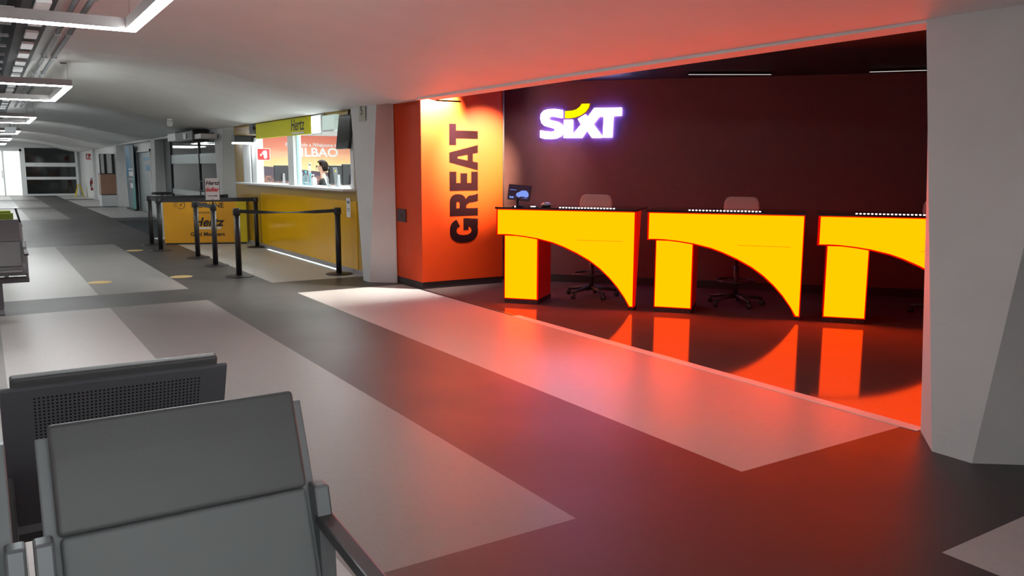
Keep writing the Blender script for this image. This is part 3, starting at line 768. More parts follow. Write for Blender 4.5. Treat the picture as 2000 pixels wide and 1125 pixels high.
def belt(a, b, label, w=.048, sag=.0, twist=0, z=.925):
    (x0, y0), (x1, y1) = PO[a], PO[b]; d = Vector((x1-x0, y1-y0, 0)); L = d.length; d.normalize(); n = Vector((-d.y, d.x, 0))
    v = []; f = []; N = 24
    for i in range(N+1):
        s = i/N; p = Vector((x0, y0, z))+d*(.052+(L-.104)*s); p.z -= sag*4*s*(1-s)
        tw = twist*math.sin(PI*s)**2
        e = Vector((0, 0, 1))*math.cos(tw)+n*math.sin(tw); m_ = n*math.cos(tw)-Vector((0, 0, 1))*math.sin(tw)
        for q, r in ((1, 1), (-1, 1), (-1, -1), (1, -1)): v.append(p+e*q*w/2+m_*r*.0012)
    for i in range(N):
        for k in range(4): f.append((i*4+k, i*4+(k+1) % 4, (i+1)*4+(k+1) % 4, (i+1)*4+k))
    f += [(0, 1, 2, 3), (N*4+3, N*4+2, N*4+1, N*4)]
    o = MB().add(v, f, 0).build('queue_belt', M['belt'])
    tag(o, label, 'belt', 'black queue belts')
belt('A', 'H', 'rear long black belt above the yellow advertising board', w=.075)
belt('B', 'G', 'front long black belt crossing before the advertising board', w=.075)
belt('A', 'B', 'short belt joining the two queue posts at the left end', w=.07)
belt('C', 'D', 'short belt between the sign post and its neighbour', w=.06)
belt('E', 'F', 'thin twisted belt from the nearest queue post to the white pillar', w=.05, sag=.02, twist=1.35)
# sign on post D
t = thing('queue_sign', 'small paper sign with black and red words and an arrow on a queue post', 'sign', (3.0, 13.31, .968))
MB().tube([(0, 0, 0), (0, 0, .08)], .012, 8).build('stem', M['blackmetal'], t)
MB().box(-.112, .112, -.006, .012, .06, .375).build('frame', M['blackplastic'], t)
b = MB().box(-.104, .104, -.010, -.006, .066, .40).build('paper', M['signwhiteboard'], t)
text('print', 'Hertz', .085, M['ink'], b, (0, -.012, .325), 0, shear=.3, bold=.002)
text('print', 'dollar', .085, M['inkred'], b, (0, -.012, .225), 0, bold=.003)
MB().prism([(-.07, .125), (.045, .125), (.045, .115), (.075, .129), (.045, .143), (.045, .133), (-.07, .133)], -.012, -.0105, 'xz').build('arrow', M['ink'], b)

# advertising board
a0, a1 = Vector((2.97, 17.42, 0)), Vector((4.44, 16.85, 0)); dd = a1-a0; LB = dd.length; ab = math.atan2(dd.y, dd.x)
t = thing('advertising_board', 'low orange-yellow board with FAST LINE lettering behind the queue belts', 'board', tuple(a0), ab)
MB().box(0, LB, 0, .14, 0.03, .90).build('panel', M['yellowboard'], t, bevel=.004)
MB().box(LB*.88, LB+.004, -.003, .142, .035, .895).build('side_panel', M['yellowside'], t)
MB().box(.02, LB-.02, .02, .12, 0, .03).build('base', M['blackplastic'], t)
text('print', 'FAST LINE', .14, M['ink'], t, (.84, -.004, .775), 0, sx=.98, bold=.002)
text('print', 'Exclusive for', .075, M['ink'], t, (.80, -.004, .640), 0, sx=.95)
text('logo', 'Hertz', .24, M['ink'], t, (.83, -.004, .44), 0, shear=.30, bold=.006)
text('print', 'Gold Members', .11, M['ink'], t, (.82, -.004, .20), 0, sx=.98, bold=.002)
MB().box(.58, 1.08, -.004, -.002, .305, .345).build('underline', M['inkwhite'], t)
def ringpoly(cx, cy, r, w, a0, a1, n=24): return ring_seg(cx, cy, r, r, w, w, a0, a1, n, 2)
mb = MB().prism(ringpoly(.335, .79, .085, .010, R(-140), R(140)), -.004, -.002, 'xz')
for i, l in enumerate((.05, .07, .05)): mb.box(.23-l*.5, .27, -.004, -.002, .755+i*.035, .763+i*.035)
mb.prism([(.33, .785), (.37, .825), (.36, .832), (.322, .79)], -.004, -.002, 'xz'); mb.prism(ringpoly(.335, .785, .02, .008, 0, 2*PI), -.004, -.002, 'xz')
mb.build('stopwatch_symbol', M['ink'], t)
# slim white stand behind its left end and black round top beside it
t = thing('round_table', 'black round-topped stand behind the left queue posts', 'table', (3.22, 18.9, 0))
MB().lathe([(.20, .95), (.215, .965), (.215, .985), (.19, 1.0)], 30).build('table_top', M['blackplastic'], t)
MB().tube([(0, 0, .02), (0, 0, .95)], .03, 14).build('column', M['white'], t)
MB().lathe([(.2, 0), (.2, .015), (.04, .03)], 24).build('base', M['white'], t)
# floor decals, mat
for i, (x, y, lab) in enumerate(((1.22, 12.15, 'round yellow floor decal on the mid grey panel, left one'), (2.27, 12.2, 'round yellow floor decal on the dark strip near the queue posts'), (2.28, 16.5, 'round yellow floor decal farthest away by the left queue posts'))):
    o = MB().lathe([(.15, 0), (.15, .002)], 36).build('floor_decal', M['floordecal'], loc=(x, y, .0005)); tag(o, lab, 'floor sticker', 'round distance stickers on the floor')
o = MB().box(3.13, 4.5, 19.3, 25.6, .0, .008).build('entrance_mat', M['matdark'], loc=(0, 0, .0)); tag(o, 'dark entrance mat before the glass shop front', 'mat')

# ------------------------------------------------------------------ yellow booth
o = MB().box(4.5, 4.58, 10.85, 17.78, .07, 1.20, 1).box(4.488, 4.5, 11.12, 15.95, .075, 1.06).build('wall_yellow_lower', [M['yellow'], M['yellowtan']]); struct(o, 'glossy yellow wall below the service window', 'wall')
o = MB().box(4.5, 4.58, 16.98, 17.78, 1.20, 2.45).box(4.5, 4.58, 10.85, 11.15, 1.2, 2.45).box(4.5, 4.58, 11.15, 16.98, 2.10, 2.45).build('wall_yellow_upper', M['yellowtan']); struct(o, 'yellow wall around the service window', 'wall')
o = MB().box(4.485, 4.5, 10.85, 17.7, 0.035, .075).box(4.5, 4.58, 10.85, 17.78, 0, .07).build('baseboard_yellow', M['alu']); struct(o, 'pale grey baseboard under the yellow wall', 'baseboard')
t = thing('led_strip', 'cool white LED strip at the foot of the yellow wall', 'light strip', (4.49, 0, .03))
MB().box(-.03, .008, 11.9, 15.6, -.006, .006).box(-.036, -.030, 11.9, 15.6, -.016, .006).build('channel', M['alu'], t)
MB().box(-.028, .0, 11.95, 15.55, -.010, -.006).build('diffuser', emit_mat('strip_led', (.72, .95, 1.), 10), t)
t = struct(MB().box(4.30, 4.60, 11.15, 17.0, 1.205, 1.24).build('window_sill', M['brightwhite'], bevel=.006), 'white ledge of the service window', 'window sill')
# frame posts
t = struct(MB().box(4.46, 4.60, 13.80, 14.10, 1.24, 2.10).box(4.46, 4.60, 16.05, 16.35, 1.24, 2.10).box(4.46, 4.6, 16.50, 16.98, 1.24, 2.10).box(4.46, 4.6, 11.12, 11.24, 1.24, 2.1).build('window_3', M['brightwhite'], bevel=.004), 'white frame of the yellow booth service window', 'window')
MB().box(4.47, 4.5, 16.40, 16.44, 1.24, 2.1).build('gasket', M['ink'], t)
MB().box(4.52, 4.56, 13.785, 13.80, 1.24, 2.1).build('teal_edge', mat('pale_teal_edge', (.45, .72, .72), .3), t)
# inside of the booth
o = MB().box(4.62, 7.5, 17.62, 17.75, 0, 2.6).build('wall_mural', M['white']); struct(o, 'end wall of the yellow booth behind the mural', 'wall')
o = MB().box(7.3, 7.4, 10.9, 17.62, 0, 2.6).box(4.66, 7.3, 10.85, 10.95, 0, 2.6).build('wall_booth_rear', M['white']); struct(o, 'white inner walls of the yellow booth', 'wall')
o = MB().box(4.58, 7.4, 10.85, 17.7, 2.46, 2.5).build('ceiling_office', M['brightwhite']); struct(o, 'white ceiling inside the yellow booth', 'ceiling')
t = thing('wall_mural', 'sunset mural with white Bilbao welcome lettering inside the yellow booth', 'mural', (0, 17.6, 0))
MB().box(4.64, 7.28, 0, .015, 1.15, 2.22).build('print', M['mural'], t)
text('welcome_text', 'Bienvenido a /Welcome to', .110, M['inkwhite'], t, (6.12, -.004, 2.02), 0, bold=.0015)
text('city_name', 'BILBAO', .262, M['inkwhite'], t, (6.19, -.004, 1.855), 0, bold=.006, sx=1.17)
o = MB().box(4.70, 4.82, 17.50, 17.58, 1.1, 2.2).build('orange_column', mat('orange_red_band', (.85, .12, .03), .5)); tag(o, 'narrow orange-red upright band at the left end of the mural', 'panel')
for y0 in (11.6, 13.3, 15.0):
    t = thing('ceiling_light', 'bright panel lamp inside the yellow booth, %s' % {11.6: 'nearest the pillar', 13.3: 'the middle one', 15.0: 'nearest the mural'}[y0], 'ceiling light', (5.7, y0+.5, 2.46), 0, 'panel lamps inside the yellow booth')
    MB().box(-.62, .62, -.5, .5, -.015, 0).build('frame', M['white'], t); MB().box(-.6, .6, -.48, .48, -.02, -.015).build('diffuser', M['lamp'], t)
t = thing('service_counter', 'white counter behind the service window of the yellow booth', 'counter', (0, 0, 0))
MB().box(4.60, 5.08, 11.0, 17.3, 1.18, 1.225).build('worktop', M['brightwhite'], t); MB().box(4.62, 4.72, 11.0, 17.3, 0, 1.18).build('body', M['white'], t)
# header sign
t = thing('fascia_sign', 'yellow fascia sign with short black lettering above the service window', 'sign', (4.42, 0, 0))
MB().box(0, .06, 12.80, 15.85, 2.07, 2.345).build('panel', M['yellowsign'], t, bevel=.004)
text('logo', 'Hertz', .27, M['ink'], t, (-.004, 13.42, 2.225), FACE_X, shear=.2, bold=.002, sx=.98, spacing=1.08)
MB().box(-.003, 0, 13.10, 13.72, 2.085, 2.115).build('underline', M['inkwhite'], t)
# glare lamp and duct with painted glow beside the sign
t = thing('bulkhead_lamp', 'very bright upright lamp box at the right end of the yellow fascia sign', 'lamp', (4.46, 12.45, 2.2))
MB().box(-.03, .02, -.14, .32, -.15, .15).build('housing', M['brightwhite'], t, bevel=.01); MB().box(-.036, -.03, -.10, .30, -.13, .13).build('diffuser', emit_mat('bulkhead_led', (.95, 1, 1), 3.), t)
t = thing('air_duct', 'pale green-white duct section beside the bright lamp box', 'duct', (4.50, 11.95, 2.2))
MB().box(-.08, .0, -.24, .30, -.12, .12).build('casing', M['ductglow'], t, bevel=.02, seg=3); MB().box(-.085, -.08, -.2, .26, -.125, -.10).build('flange', M['white'], t)
# television
t = thing('television', 'black television hanging tilted at the right end of the service window', 'television', (4.42, 11.22, 2.30))
Tv = Matrix.Rotation(R(-2), 4, 'Z') @ Matrix.Rotation(R(7), 4, 'Y')
MB().box(-.03, .02, -.26, .26, -.50, -.02, T=Tv).build('casing', M['blackplastic'], t, bevel=.006)
MB().box(-.033, -.03, -.24, .24, -.48, -.04, T=Tv).build('screen', M['screen'], t)
MB().tube([(.0, 0, -.2), (.05, 0, .15)], .015).build('bracket', M['blackmetal'], t)
# wall washer at the left end
t = thing('wall_lamp', 'black lamp box with a lit underside at the left end of the service window', 'lamp', (4.30, 16.3, 2.04))
MB().box(-.20, .20, -.12, .12, -.03, .10).build('housing', M['blackplastic'], t, bevel=.006); MB().box(-.19, .19, -.11, .11, -.06, -.03).build('diffuser', emit_mat('wall_lamp_led', (.9, 1, 1), 14.), t)
t = thing('speaker', 'small dark loudspeaker above the black lamp box', 'speaker', (4.44, 16.1, 2.17))
MB().box(-.05, .05, -.10, .10, 0, .2).build('casing', M['greywall'], t, bevel=.01); MB().lathe([(.035, 0), (.03, .008)], 16, T=Matrix.Translation((-.01, -.1, .1)) @ Matrix.Rotation(PI/2, 4, 'X')).build('cone', M['blackplastic'], t)
# flag sign: fire hose
t = thing('fire_hose_sign', 'red sign with white fire hose symbol before the mural', 'sign', (4.42, 15.75, 1.78))
MB().box(-.02, .22, -.004, .004, -.11, .11).build('border', M['inkwhite'], t)
MB().box(-.012, .212, -.006, -.004, -.102, .102).build('panel', M['redsign'], t)
MB().prism([(.03, -.03), (.06, -.03), (.06, .01), (.09, .06), (.13, .075), (.16, .06), (.165, -.06), (.12, -.085), (.10, -.06), (.10, -.01), (.075, -.005), (.075, .03), (.03, .0)], -.008, -.006, 'xz').build('symbol', M['inkwhite'], t)
# notice on yellow wall
t = thing('paper_notice', 'narrow white paper notice on the yellow wall beside the pillar', 'notice', (4.487, 11.42, .96))
MB().box(-.002, 0, -.075, .075, -.14, .14).build('sheet', M['inkwhite'], t)
MB().box(-.003, -.002, -.05, .05, .06, .10).box(-.003, -.002, -.05, .05, -.02, -.01).box(-.003, -.002, -.05, .05, -.05, -.04).build('print', M['greywall'], t)

# monitors
def monitor(label, x, y, rz, w=.46, hgt=.30, z=1.225):
    t = thing('monitor', label, 'monitor', (x, y, z), rz, 'computer monitors on the service counter')
    MB().box(-w/2, w/2, -.02, .015, .05, .05+hgt).build('casing', M['blackplastic'], t, bevel=.006)
    MB().box(-w/2+.01, w/2-.01, .015, .017, .06, .04+hgt).build('screen', M['screen'], t)
    MB().prism([(-.03, 0), (.03, 0), (.022, .20), (-.022, .20)], -.045, -.02, 'xz').build('neck', M['steel'], t)
    MB().box(-.10, .10, -.10, .06, 0, .01).build('base', M['steel'], t)
    return t
monitor('black monitor seen from behind at the left of the service window', 4.86, 15.72, R(12), w=.36)
monitor('black monitor with a pale neck right beside the woman', 4.92, 12.98, R(10), w=.30)
monitor('black monitor at the right end of the service window', 4.88, 12.30, R(10), w=.30, hgt=.32)
o = MB().prism([(-.035, 0), (.035, 0), (.0, .32), (-.07, .32)], -.006, .0, 'xz').build('document_holder', M['clearpl'], loc=(4.78, 12.62, 1.225)); tag(o, 'clear slanted plastic stand between the two right monitors', 'stand')
MB().lathe([(.014, 0), (.014, .002)], 14, T=Matrix.Translation((-.03, -.008, .26)) @ Matrix.Rotation(PI/2, 4, 'X')).build('sticker', M['yellowpl'], o)
# clear posts, bottles, sanitizer, paper stand
for i, (x, y, lab) in enumerate(((4.80, 14.52, 'left clear upright plastic stand with dark screw cap near the white post'), (4.80, 13.98, 'right clear upright plastic stand with dark screw cap behind the bottles'))):
    t = thing('plastic_stand', lab, 'stand', (x, y, 1.225), 0, 'clear plastic stands in the service window')
    MB().box(-.026, .026, -.004, .004, 0, .40).build('sheet', M['clearpl'], t); MB().lathe([(.012, 0), (.012, .006)], 12, T=Matrix.Translation((0, -.004, .36)) @ Matrix.Rotation(PI/2, 4, 'X')).build('screw', M['blackplastic'], t)
    MB().box(-.04, .04, -.03, .03, 0, .006).build('base', M['clearpl'], t)
for i, (x, y, h, lab) in enumerate(((4.68, 14.05, .20, 'small blue plastic bottle nearest the white window post'), (4.70, 13.90, .23, 'blue plastic bottle with cyan cap in the middle of the group'), (4.72, 13.72, .19, 'blue plastic bottle beside the white pump bottle'))):
    t = thing('plastic_bottle', lab, 'bottle', (x, y, 1.225), 0, 'blue plastic bottles in the service window')
    MB().lathe([(.033, 0), (.036, .01), (.036, h*.62), (.030, h*.75), (.013, h*.88), (.013, h)], 18).build('body', M['bottle'], t)
    MB().lathe([(.016, h-.005), (.016, h+.022)], 14).build('cap', M['cyan'], t)
t = thing('pump_bottle', 'white pump bottle of hand sanitizer in front of the woman', 'bottle', (4.66, 13.38, 1.225))
MB().lathe([(.045, 0), (.048, .01), (.048, .12), (.035, .145), (.014, .155)], 20).build('body', M['brightwhite'], t)
MB().tube([(0, 0, .15), (0, 0, .195), (-.045, 0, .19)], .009, 8).build('pump', M['brightwhite'], t)
o = MB().prism([(-.09, 0), (-.02, 0), (-.075, .17), (-.145, .17)], -.004, 0, 'xz').build('paper_stand', M['brightwhite'], loc=(4.84, 13.0, 1.225)); tag(o, 'white slanted card in front of the woman on the counter', 'card')

# ------------------------------------------------------------------ the woman at the counter
def skin_mesh(name, nodes, edges, m, parent, sub=2):
    me = bpy.data.meshes.new(name); me.from_pydata([n[0] for n in nodes], [], edges); me.materials.append(m)
    o = bpy.data.objects.new(name, me); COL.objects.link(o); o.parent = parent
    sk = o.modifiers.new('skin', 'SKIN'); sk.use_smooth_shade = True; sk.branch_smoothing = .6
    for i, n in enumerate(nodes):
        r = n[1] if isinstance(n[1], tuple) else (n[1], n[1]); me.skin_vertices[0].data[i].radius = r
    me.skin_vertices[0].data[0].use_root = True
    s = o.modifiers.new('sub', 'SUBSURF'); s.levels = sub; s.render_levels = sub
    return o
def person():
    # local frame: faces -X, z up, origin on floor under the hips
    t = thing('person', 'woman with dark tied hair, glasses and black top sitting behind the counter', 'person', (5.42, 14.95, 0), R(-12))
    n = [((0, 0, .86), .13), ((-.01, 0, 1.05), .115), ((-.02, 0, 1.24), .13), ((-.02, 0, 1.33), .09), ((-.03, 0, 1.40), .048), ((-.045, 0, 1.455), .046), ((-.055, 0, 1.53), (.078, .092)), ((-.06, 0, 1.585), (.070, .082))]
    e = [(0, 1), (1, 2), (2, 3), (3, 4), (4, 5), (5, 6), (6, 7)]
    def add(p, r, par): n.append((p, r)); e.append((par, len(n)-1)); return len(n)-1
    for s in (-1, 1):
        a = add((-.02, s*.15, 1.30), .055, 2); b = add((-.06, s*.20, 1.12), .044, a); b2 = add((-.14, s*.21, 1.06), .038, b)
        c = add((-.28, s*.17, 1.235), .030, b2); d = add((-.33, s*.15, 1.250), .022, c); h = add((-.38, s*.14, 1.250), (.032, .014), d)
        for k in range(4):
            f1 = add((-.42, s*(.11+.019*k), 1.252), .0085, h); add((-.455-.008*(k in (1, 2)), s*(.108+.020*k), 1.243), .0075, f1)
        th = add((-.39, s*.10, 1.247), .0095, h); add((-.42, s*.085, 1.240), .008, th)
        l = add((-.05, s*.09, .82), .085, 0); kx = add((-.42, s*.12, .80), .062, l); sh = add((-.44, s*.12, .55), .046, kx); fo = add((-.44, s*.12, .38), .036, sh); add((-.56, s*.13, .36), .034, fo)
    body = skin_mesh('body', n, e, M['skin'], t)
    # face features as one small mesh on the head
    fb = MB()
    fb.lathe([(.004, .018), (.014, 0), (.016, -.012), (.004, -.018)], 10, T=Matrix.Translation((-.150, 0, 1.535)))
    fb.build('nose', M['skin'], body)
    MB().tube([(-.138, -.024, 1.500), (-.146, 0, 1.498), (-.138, .024, 1.500)], .005, 8).build('lips', mat('lips', (.45, .12, .10), .5), body)
    for s in (-1, 1):
        MB().lathe([(.002, .009), (.008, .005), (.009, 0), (.008, -.005), (.002, -.009)], 10, T=Matrix.Translation((-.137, s*.030, 1.560))).build('eye', M['ink'], body)
        MB().tube([(-.05, s*.088, 1.575), (-.035, s*.098, 1.56), (-.05, s*.092, 1.53)], .008, 8).build('ear', M['skin'], body)
    # glasses
    g = MB()
    for s in (-1, 1):
        g.tube([(-.150, s*.032+.024*math.cos(a*PI/8), 1.558+.019*math.sin(a*PI/8)) for a in range(17)], .0028, 6)
        g.tube([(-.150, s*.056, 1.562), (-.045, s*.092, 1.568)], .0028, 6)
    g.tube([(-.152, -.009, 1.56), (-.152, .009, 1.56)], .0028, 6)
    g.build('glasses', M['ink'], t)
    # hair: cap with parting plus pony tail
    v = []; f = []; nu, nv = 26, 14
    for j in range(nv+1):
        ph = j/nv*PI*.74
        for i in range(nu):
            th = 2*PI*i/nu; c = math.cos(th)
            cut = ph
            if c < .1: cut = ph*(1-.62*min(1, (.1-c)/.6))   # open over the face (-X)
            x = .108*math.sin(cut)*c; y = .094*math.sin(cut)*math.sin(th); z = .118*math.cos(cut)
            v.append((-.045+x, y, 1.555+z))
    for j in range(nv):
        for i in range(nu): f.append((j*nu+i, j*nu+(i+1) % nu, (j+1)*nu+(i+1) % nu, (j+1)*nu+i))
    hr = MB().add(v, f, 0, True).build('hair', M['hair'], t)
    so = hr.modifiers.new('thick', 'SOLIDIFY'); so.thickness = .012; so.offset = 1
    MB().tube([(.05, 0, 1.56), (.085, 0, 1.53), (.10, .005, 1.46), (.09, .01, 1.38), (.085, .01, 1.33)], [.03, .034, .036, .028, .010], 12).build('pony_tail', M['hair'], hr)
    MB().tube([(.062, 0, 1.545), (.080, 0, 1.53)], .036, 12).build('hair_band', M['inkwhite'], hr)
    # clothes
    n2 = [((0, 0, .84), .145), ((-.01, 0, 1.05), .130), ((-.02, 0, 1.24), .145), ((-.022, 0, 1.345), .088)]; e2 = [(0, 1), (1, 2), (2, 3)]
    for s in (-1, 1):
        n2 += [((-.02, s*.155, 1.305), .066), ((-.06, s*.202, 1.12), .055), ((-.14, s*.21, 1.065), .049), ((-.25, s*.178, 1.20), .041)]
        k = len(n2); e2 += [(2, k-4), (k-4, k-3), (k-3, k-2), (k-2, k-1)]
    skin_mesh('top', n2, e2, M['cloth'], t)
    n3 = [((0, 0, .86), .145)]; e3 = []
    for s in (-1, 1):
        n3 += [((-.05, s*.09, .825), .098), ((-.42, s*.12, .805), .074), ((-.44, s*.12, .55), .06), ((-.44, s*.12, .42), .052)]
        k = len(n3); e3 += [(0, k-4), (k-4, k-3), (k-3, k-2), (k-2, k-1)]
    skin_mesh('trousers', n3, e3, M['cloth'], t)
    c = thing('office_chair', 'dark office chair under the woman behind the counter', 'chair', (5.42, 14.95, 0), R(-12))
    MB().box(-.22, .22, -.22, .22, .63, .69).build('seat', M['blackplastic'], c, bevel=.02)
    MB().tube([(0, 0, .06), (0, 0, .63)], .03).build('gas_lift', M['blackmetal'], c)
    MB().box(.19, .23, -.2, .2, .80, 1.15).build('backrest', M['blackplastic'], c, bevel=.02)
    for i in range(5):
        a = 2*PI*i/5; MB().tube([(0, 0, .08), (.28*math.cos(a), .28*math.sin(a), .03)], .022, 8).build('base_leg', M['blackplastic'], c)
person()

# ------------------------------------------------------------------ far corridor objects
# air unit over the shop door
t = thing('air_heater', 'white and dark box-shaped air heater hanging above the glass shop front', 'heater', (4.10, 20.0, 2.10))
MB().box(-.15, .20, .95, 2.0, .05, .24).build('white_casing', M['white'], t, bevel=.02)
MB().box(-.17, .20, -.95, .95, .0, .25).build('dark_casing', M['blackplastic'], t, bevel=.03)
MB().box(-.185, -.17, -.35, -.05, .06, .18).build('label_plate', M['alu'], t)
MB().box(-.13, .20, -1.6, -.95, .04, .14).build('bracket', M['alu'], t)
for yy in (-.8, .8): MB().tube([(.05, yy, .24), (.05, yy, .262)], .02, 8).build('hanger', M['steel'], t)
t = thing('security_camera', 'small white camera hanging from the ceiling crease before the shop front', 'camera', (3.33, 18.2, ceil_z(3.33, 18.2)))
MB().lathe([(.05, -.03), (.05, 0.)], 16).build('mount', M['white'], t); MB().lathe([(.025, -.16), (.055, -.14), (.06, -.05), (.035, -.03)], 18).build('body', M['brightwhite'], t)
t = thing('smoke_detector', 'tiny dark dot-like detector on the ceiling left of the vault', 'detector', (1.0, 12.4, ceil_z(1.0, 12.4)))
MB().lathe([(.03, -.02), (.045, 0)], 14).build('housing', M['greywall'], t)
t = thing('hanging_sensor', 'small grey sensor hanging below the third LED pendant', 'sensor', (.67, 23.7, 2.36))
MB().box(-.12, .12, -.05, .05, 0, .12).build('housing', M['greywall'], t); MB().tube([(0, 0, .12), (0, 0, .45)], .01, 6).build('rod', M['steel'], t)
# shop interior lamp bars and frames
for i, (y, z, lab) in enumerate(((22.5, 2.2, 'bright lamp bar inside the glazed shop, upper one'), (24.2, 2.0, 'bright lamp bar inside the glazed shop, lower one'))):
    t = thing('shop_lamp', lab, 'lamp', (6.4, y, z), R(70), 'lamp bars inside the glazed shop')
    MB().box(-.9, .9, -.05, .05, .0, .04).build('housing', M['alu'], t); MB().box(-.88, .88, -.052, .045, -.03, .0).build('diffuser', emit_mat('shop_led', (.9, 1, 1), 16.), t)
for i, (z, lab) in enumerate(((1.17, 'upper dark framed screen inside the glazed shop'), (.77, 'lower dark framed screen inside the glazed shop'))):
    t = thing('framed_screen', lab, 'screen', (5.48, 27.60, z), 0, 'dark screens inside the glazed shop')
    MB().box(-.20, .20, -.04, 0, -.02, .36).build('frame', M['brightwhite'], t); MB().box(-.17, .17, -.045, -.04, .01, .33).build('screen', M['screen'], t)
t = thing('ceiling_light', 'large panel lamp inside the glazed shop, above the door', 'ceiling light', (6.1, 23.4, 2.75))  # added fill panel, there only to brighten the shop interior
MB().box(-.95, .95, -1.8, 1.8, -.02, .03).build('frame', M['white'], t); MB().box(-.9, .9, -1.75, 1.75, -.03, -.02).build('diffuser', emit_mat('shop_fill_panel', (.88, 1, .98), 6.), t)
# blue poster on the wall and banner on the floor
t = thing('wall_poster', 'tall blue poster on the wall beside the slanted white pillar', 'poster', (4.61, 33.0, 0))
MB().box(-.01, .01, -.9, .75, .9, 2.3).build('print', M['banner'], t)
t = thing('roll_up_banner', 'grey and teal roll-up banner standing before the shutter', 'banner', (4.46, 32.1, 0))
MB().box(-.06, .06, -.95, .95, 0, .06).build('base', M['blackplastic'], t)
p = MB().box(-.006, .006, -.93, .93, .06, 2.25).build('print', mat('banner_grey', (.17, .22, .25), .5), t)
MB().prism([(-.93, .06), (-.1, .06), (-.55, 1.2), (-.93, 1.2)], -.009, -.007, 'yz').build('teal_area', M['tealboard'], p)
MB().prism([(-.2, 1.5), (.93, 1.1), (.93, 2.25), (-.1, 2.25)], -.009, -.007, 'yz').build('blue_area', M['bluepost'], p)
MB().box(-.010, -.008, -.65, .45, 1.42, 1.46).box(-.010, -.008, -.65, .3, 1.2, 1.36).box(-.010, -.008, -.6, .5, 1.08, 1.11).box(-.010, -.008, -.5, .1, .78, .95).build('white_text', M['inkwhite'], p)
MB().prism([(.93, .06), (.80, .06), (.88, .75), (.93, .75)], -.010, -.008, 'yz').build('white_stripe', M['inkwhite'], p)
# blue prints on shutter
o = MB().box(-.004, 0, -.9, .3, 0, .10).box(-.004, 0, -.8, -.1, -.35, -.15).box(-.004, 0, -1.1, .9, .18, .20).build('shutter_print', M['bluepost'], loc=(4.615, 29.9, 1.75)); tag(o, 'faint blue lettering block on the roller shutter', 'print')
# cabinet with wood front
t = thing('wooden_cabinet', 'white and light-wood cabinet with black framed glass top beside the slanted pillar', 'cabinet', (4.09, 35.0, 0))
MB().box(-.30, .30, 0, .62, .0, .45).build('base', M['brightwhite'], t, bevel=.03)
d = MB().box(-.29, .30, .02, .60, .47, 1.25).build('wood_front', M['wood'], t)
for z_ in (.445, 1.245): MB().box(-.29, .30, .0, .62, z_, z_+.027).build('edge_strip', M['blackplastic'], t)
for x in (-.29, -.13, .14, .27): MB().box(x, x+(.085 if abs(x) < .2 else .03), .0, .05, 1.27, 2.0).build('glass_frame', M['blackplastic'], t)
MB().box(-.27, .28, .04, .58, 1.27, 2.02).build('top_case', M['white'], t)
# fire extinguisher and sign
t = thing('fire_extinguisher', 'red fire extinguisher on the white wall near the end of the corridor', 'fire extinguisher', (4.37, 43.6, .40))
MB().lathe([(.075, 0), (.08, .02), (.08, .42), (.05, .48), (.025, .50)], 18).build('cylinder', M['red'], t)
MB().box(-.05, .05, -.085, -.075, .12, .30).build('label', M['inkwhite'], t)
MB().tube([(0, 0, .50), (0, 0, .56), (-.06, -.02, .55), (-.09, -.03, .40), (-.085, -.03, .20)], .012, 8).build('hose', M['blackplastic'], t)
MB().box(-.05, .05, -.01, .01, .55, .58).build('handle', M['blackplastic'], t)
t = thing('fire_sign', 'small red and white fire sign on the far white wall', 'sign', (4.3, 43.5, 1.98))
MB().box(-.13, .13, -.005, .005, -.13, .13).build('panel', M['redsign'], t); MB().box(-.10, -.02, -.008, -.005, -.09, .09).box(.02, .09, -.008, -.005, -.09, .02).build('symbol', M['inkwhite'], t)
t = thing('wet_floor_sign', 'yellow folding floor sign near the end screen', 'floor sign', (4.1, 47.0, 0))
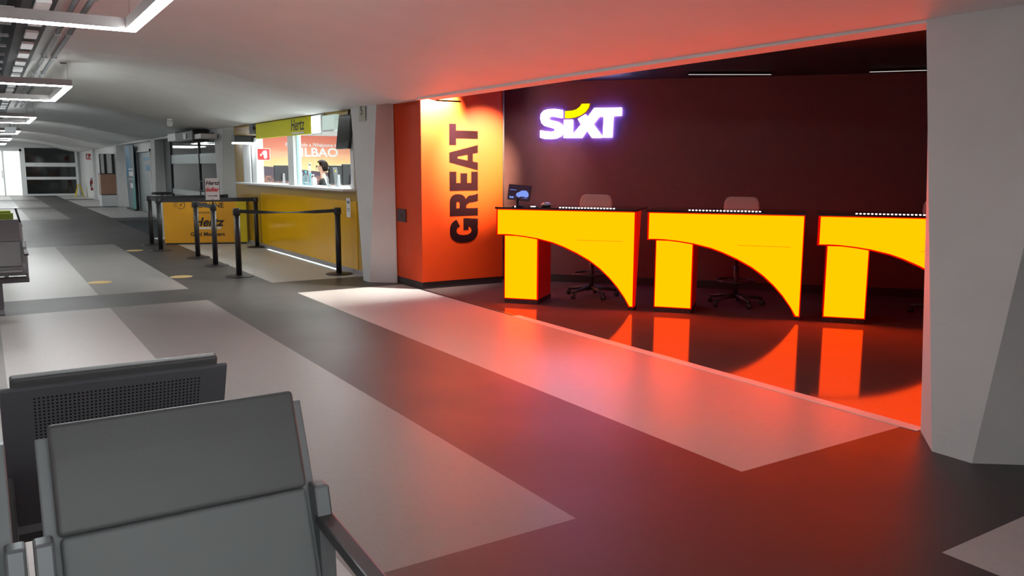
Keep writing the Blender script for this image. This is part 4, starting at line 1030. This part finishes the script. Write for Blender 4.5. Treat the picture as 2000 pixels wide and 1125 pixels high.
for s in (-1, 1): MB().prism([(s*.22, 0), (s*.18, 0), (s*.01, .62), (s*.05, .62)], -.15, .15, 'yz' if False else 'xz').build('panel', M['yellowpl'], t)
# small yellow threshold line near the end
# red hose box tag on ceiling skipped: not legible in the photo

# ------------------------------------------------------------------ lights the place has
def spot(name, loc, target, energy, col, size, blend=.6, rad=.03):
    l = bpy.data.lights.new(name, 'SPOT'); l.energy = energy; l.color = col; l.spot_size = size; l.spot_blend = blend; l.shadow_soft_size = rad
    o = bpy.data.objects.new(name, l); COL.objects.link(o); o.location = loc
    o.rotation_euler = (Vector(target)-Vector(loc)).to_track_quat('-Z', 'Y').to_euler()
    return o
spot('booth_spot_wall_left', (5.00, 8.98, 2.66), (4.80, 9.35, 2.2), 900, (1, .93, .85), R(100), .8)
spot('booth_spot_wall_mid', (5.75, 7.7, 2.66), (5.52, 9.35, 1.66), 2100, (1, .84, .5), R(42), 1.)
spot('booth_spot_back', (6.0, 8.1, 2.66), (6.15, 9.5, 1.15), 60, (1, .85, .8), R(75), .9)

# ------------------------------------------------------------------ world, camera, view
w = bpy.data.worlds.new('World'); SC.world = w; w.use_nodes = True
w.node_tree.nodes['Background'].inputs[0].default_value = (.5, .5, .55, 1); w.node_tree.nodes['Background'].inputs[1].default_value = .02
cam = bpy.data.cameras.new('camera'); co = bpy.data.objects.new('camera', cam); COL.objects.link(co)
cam.sensor_width = 36; cam.lens = 1597.5/2000*36; cam.clip_start = .05; cam.clip_end = 200
p, yw, rl = .14599, .5714, .0044
cp, sp, cy, sy, cr, sr = math.cos(p), math.sin(p), math.cos(yw), math.sin(yw), math.cos(rl), math.sin(rl)
fw = Vector((sy*cp, cy*cp, -sp)); rt = Vector((cy, -sy, 0)); up = rt.cross(fw)
r2 = rt*cr+up*sr; u2 = -rt*sr+up*cr
co.matrix_world = Matrix(((r2.x, u2.x, -fw.x, 0), (r2.y, u2.y, -fw.y, 0), (r2.z, u2.z, -fw.z, 1.55), (0, 0, 0, 1)))
SC.camera = co
vs = SC.view_settings; vs.view_transform = 'Standard'; vs.look = 'None'; vs.exposure = 0.; vs.gamma = 1; vs.use_curve_mapping = False
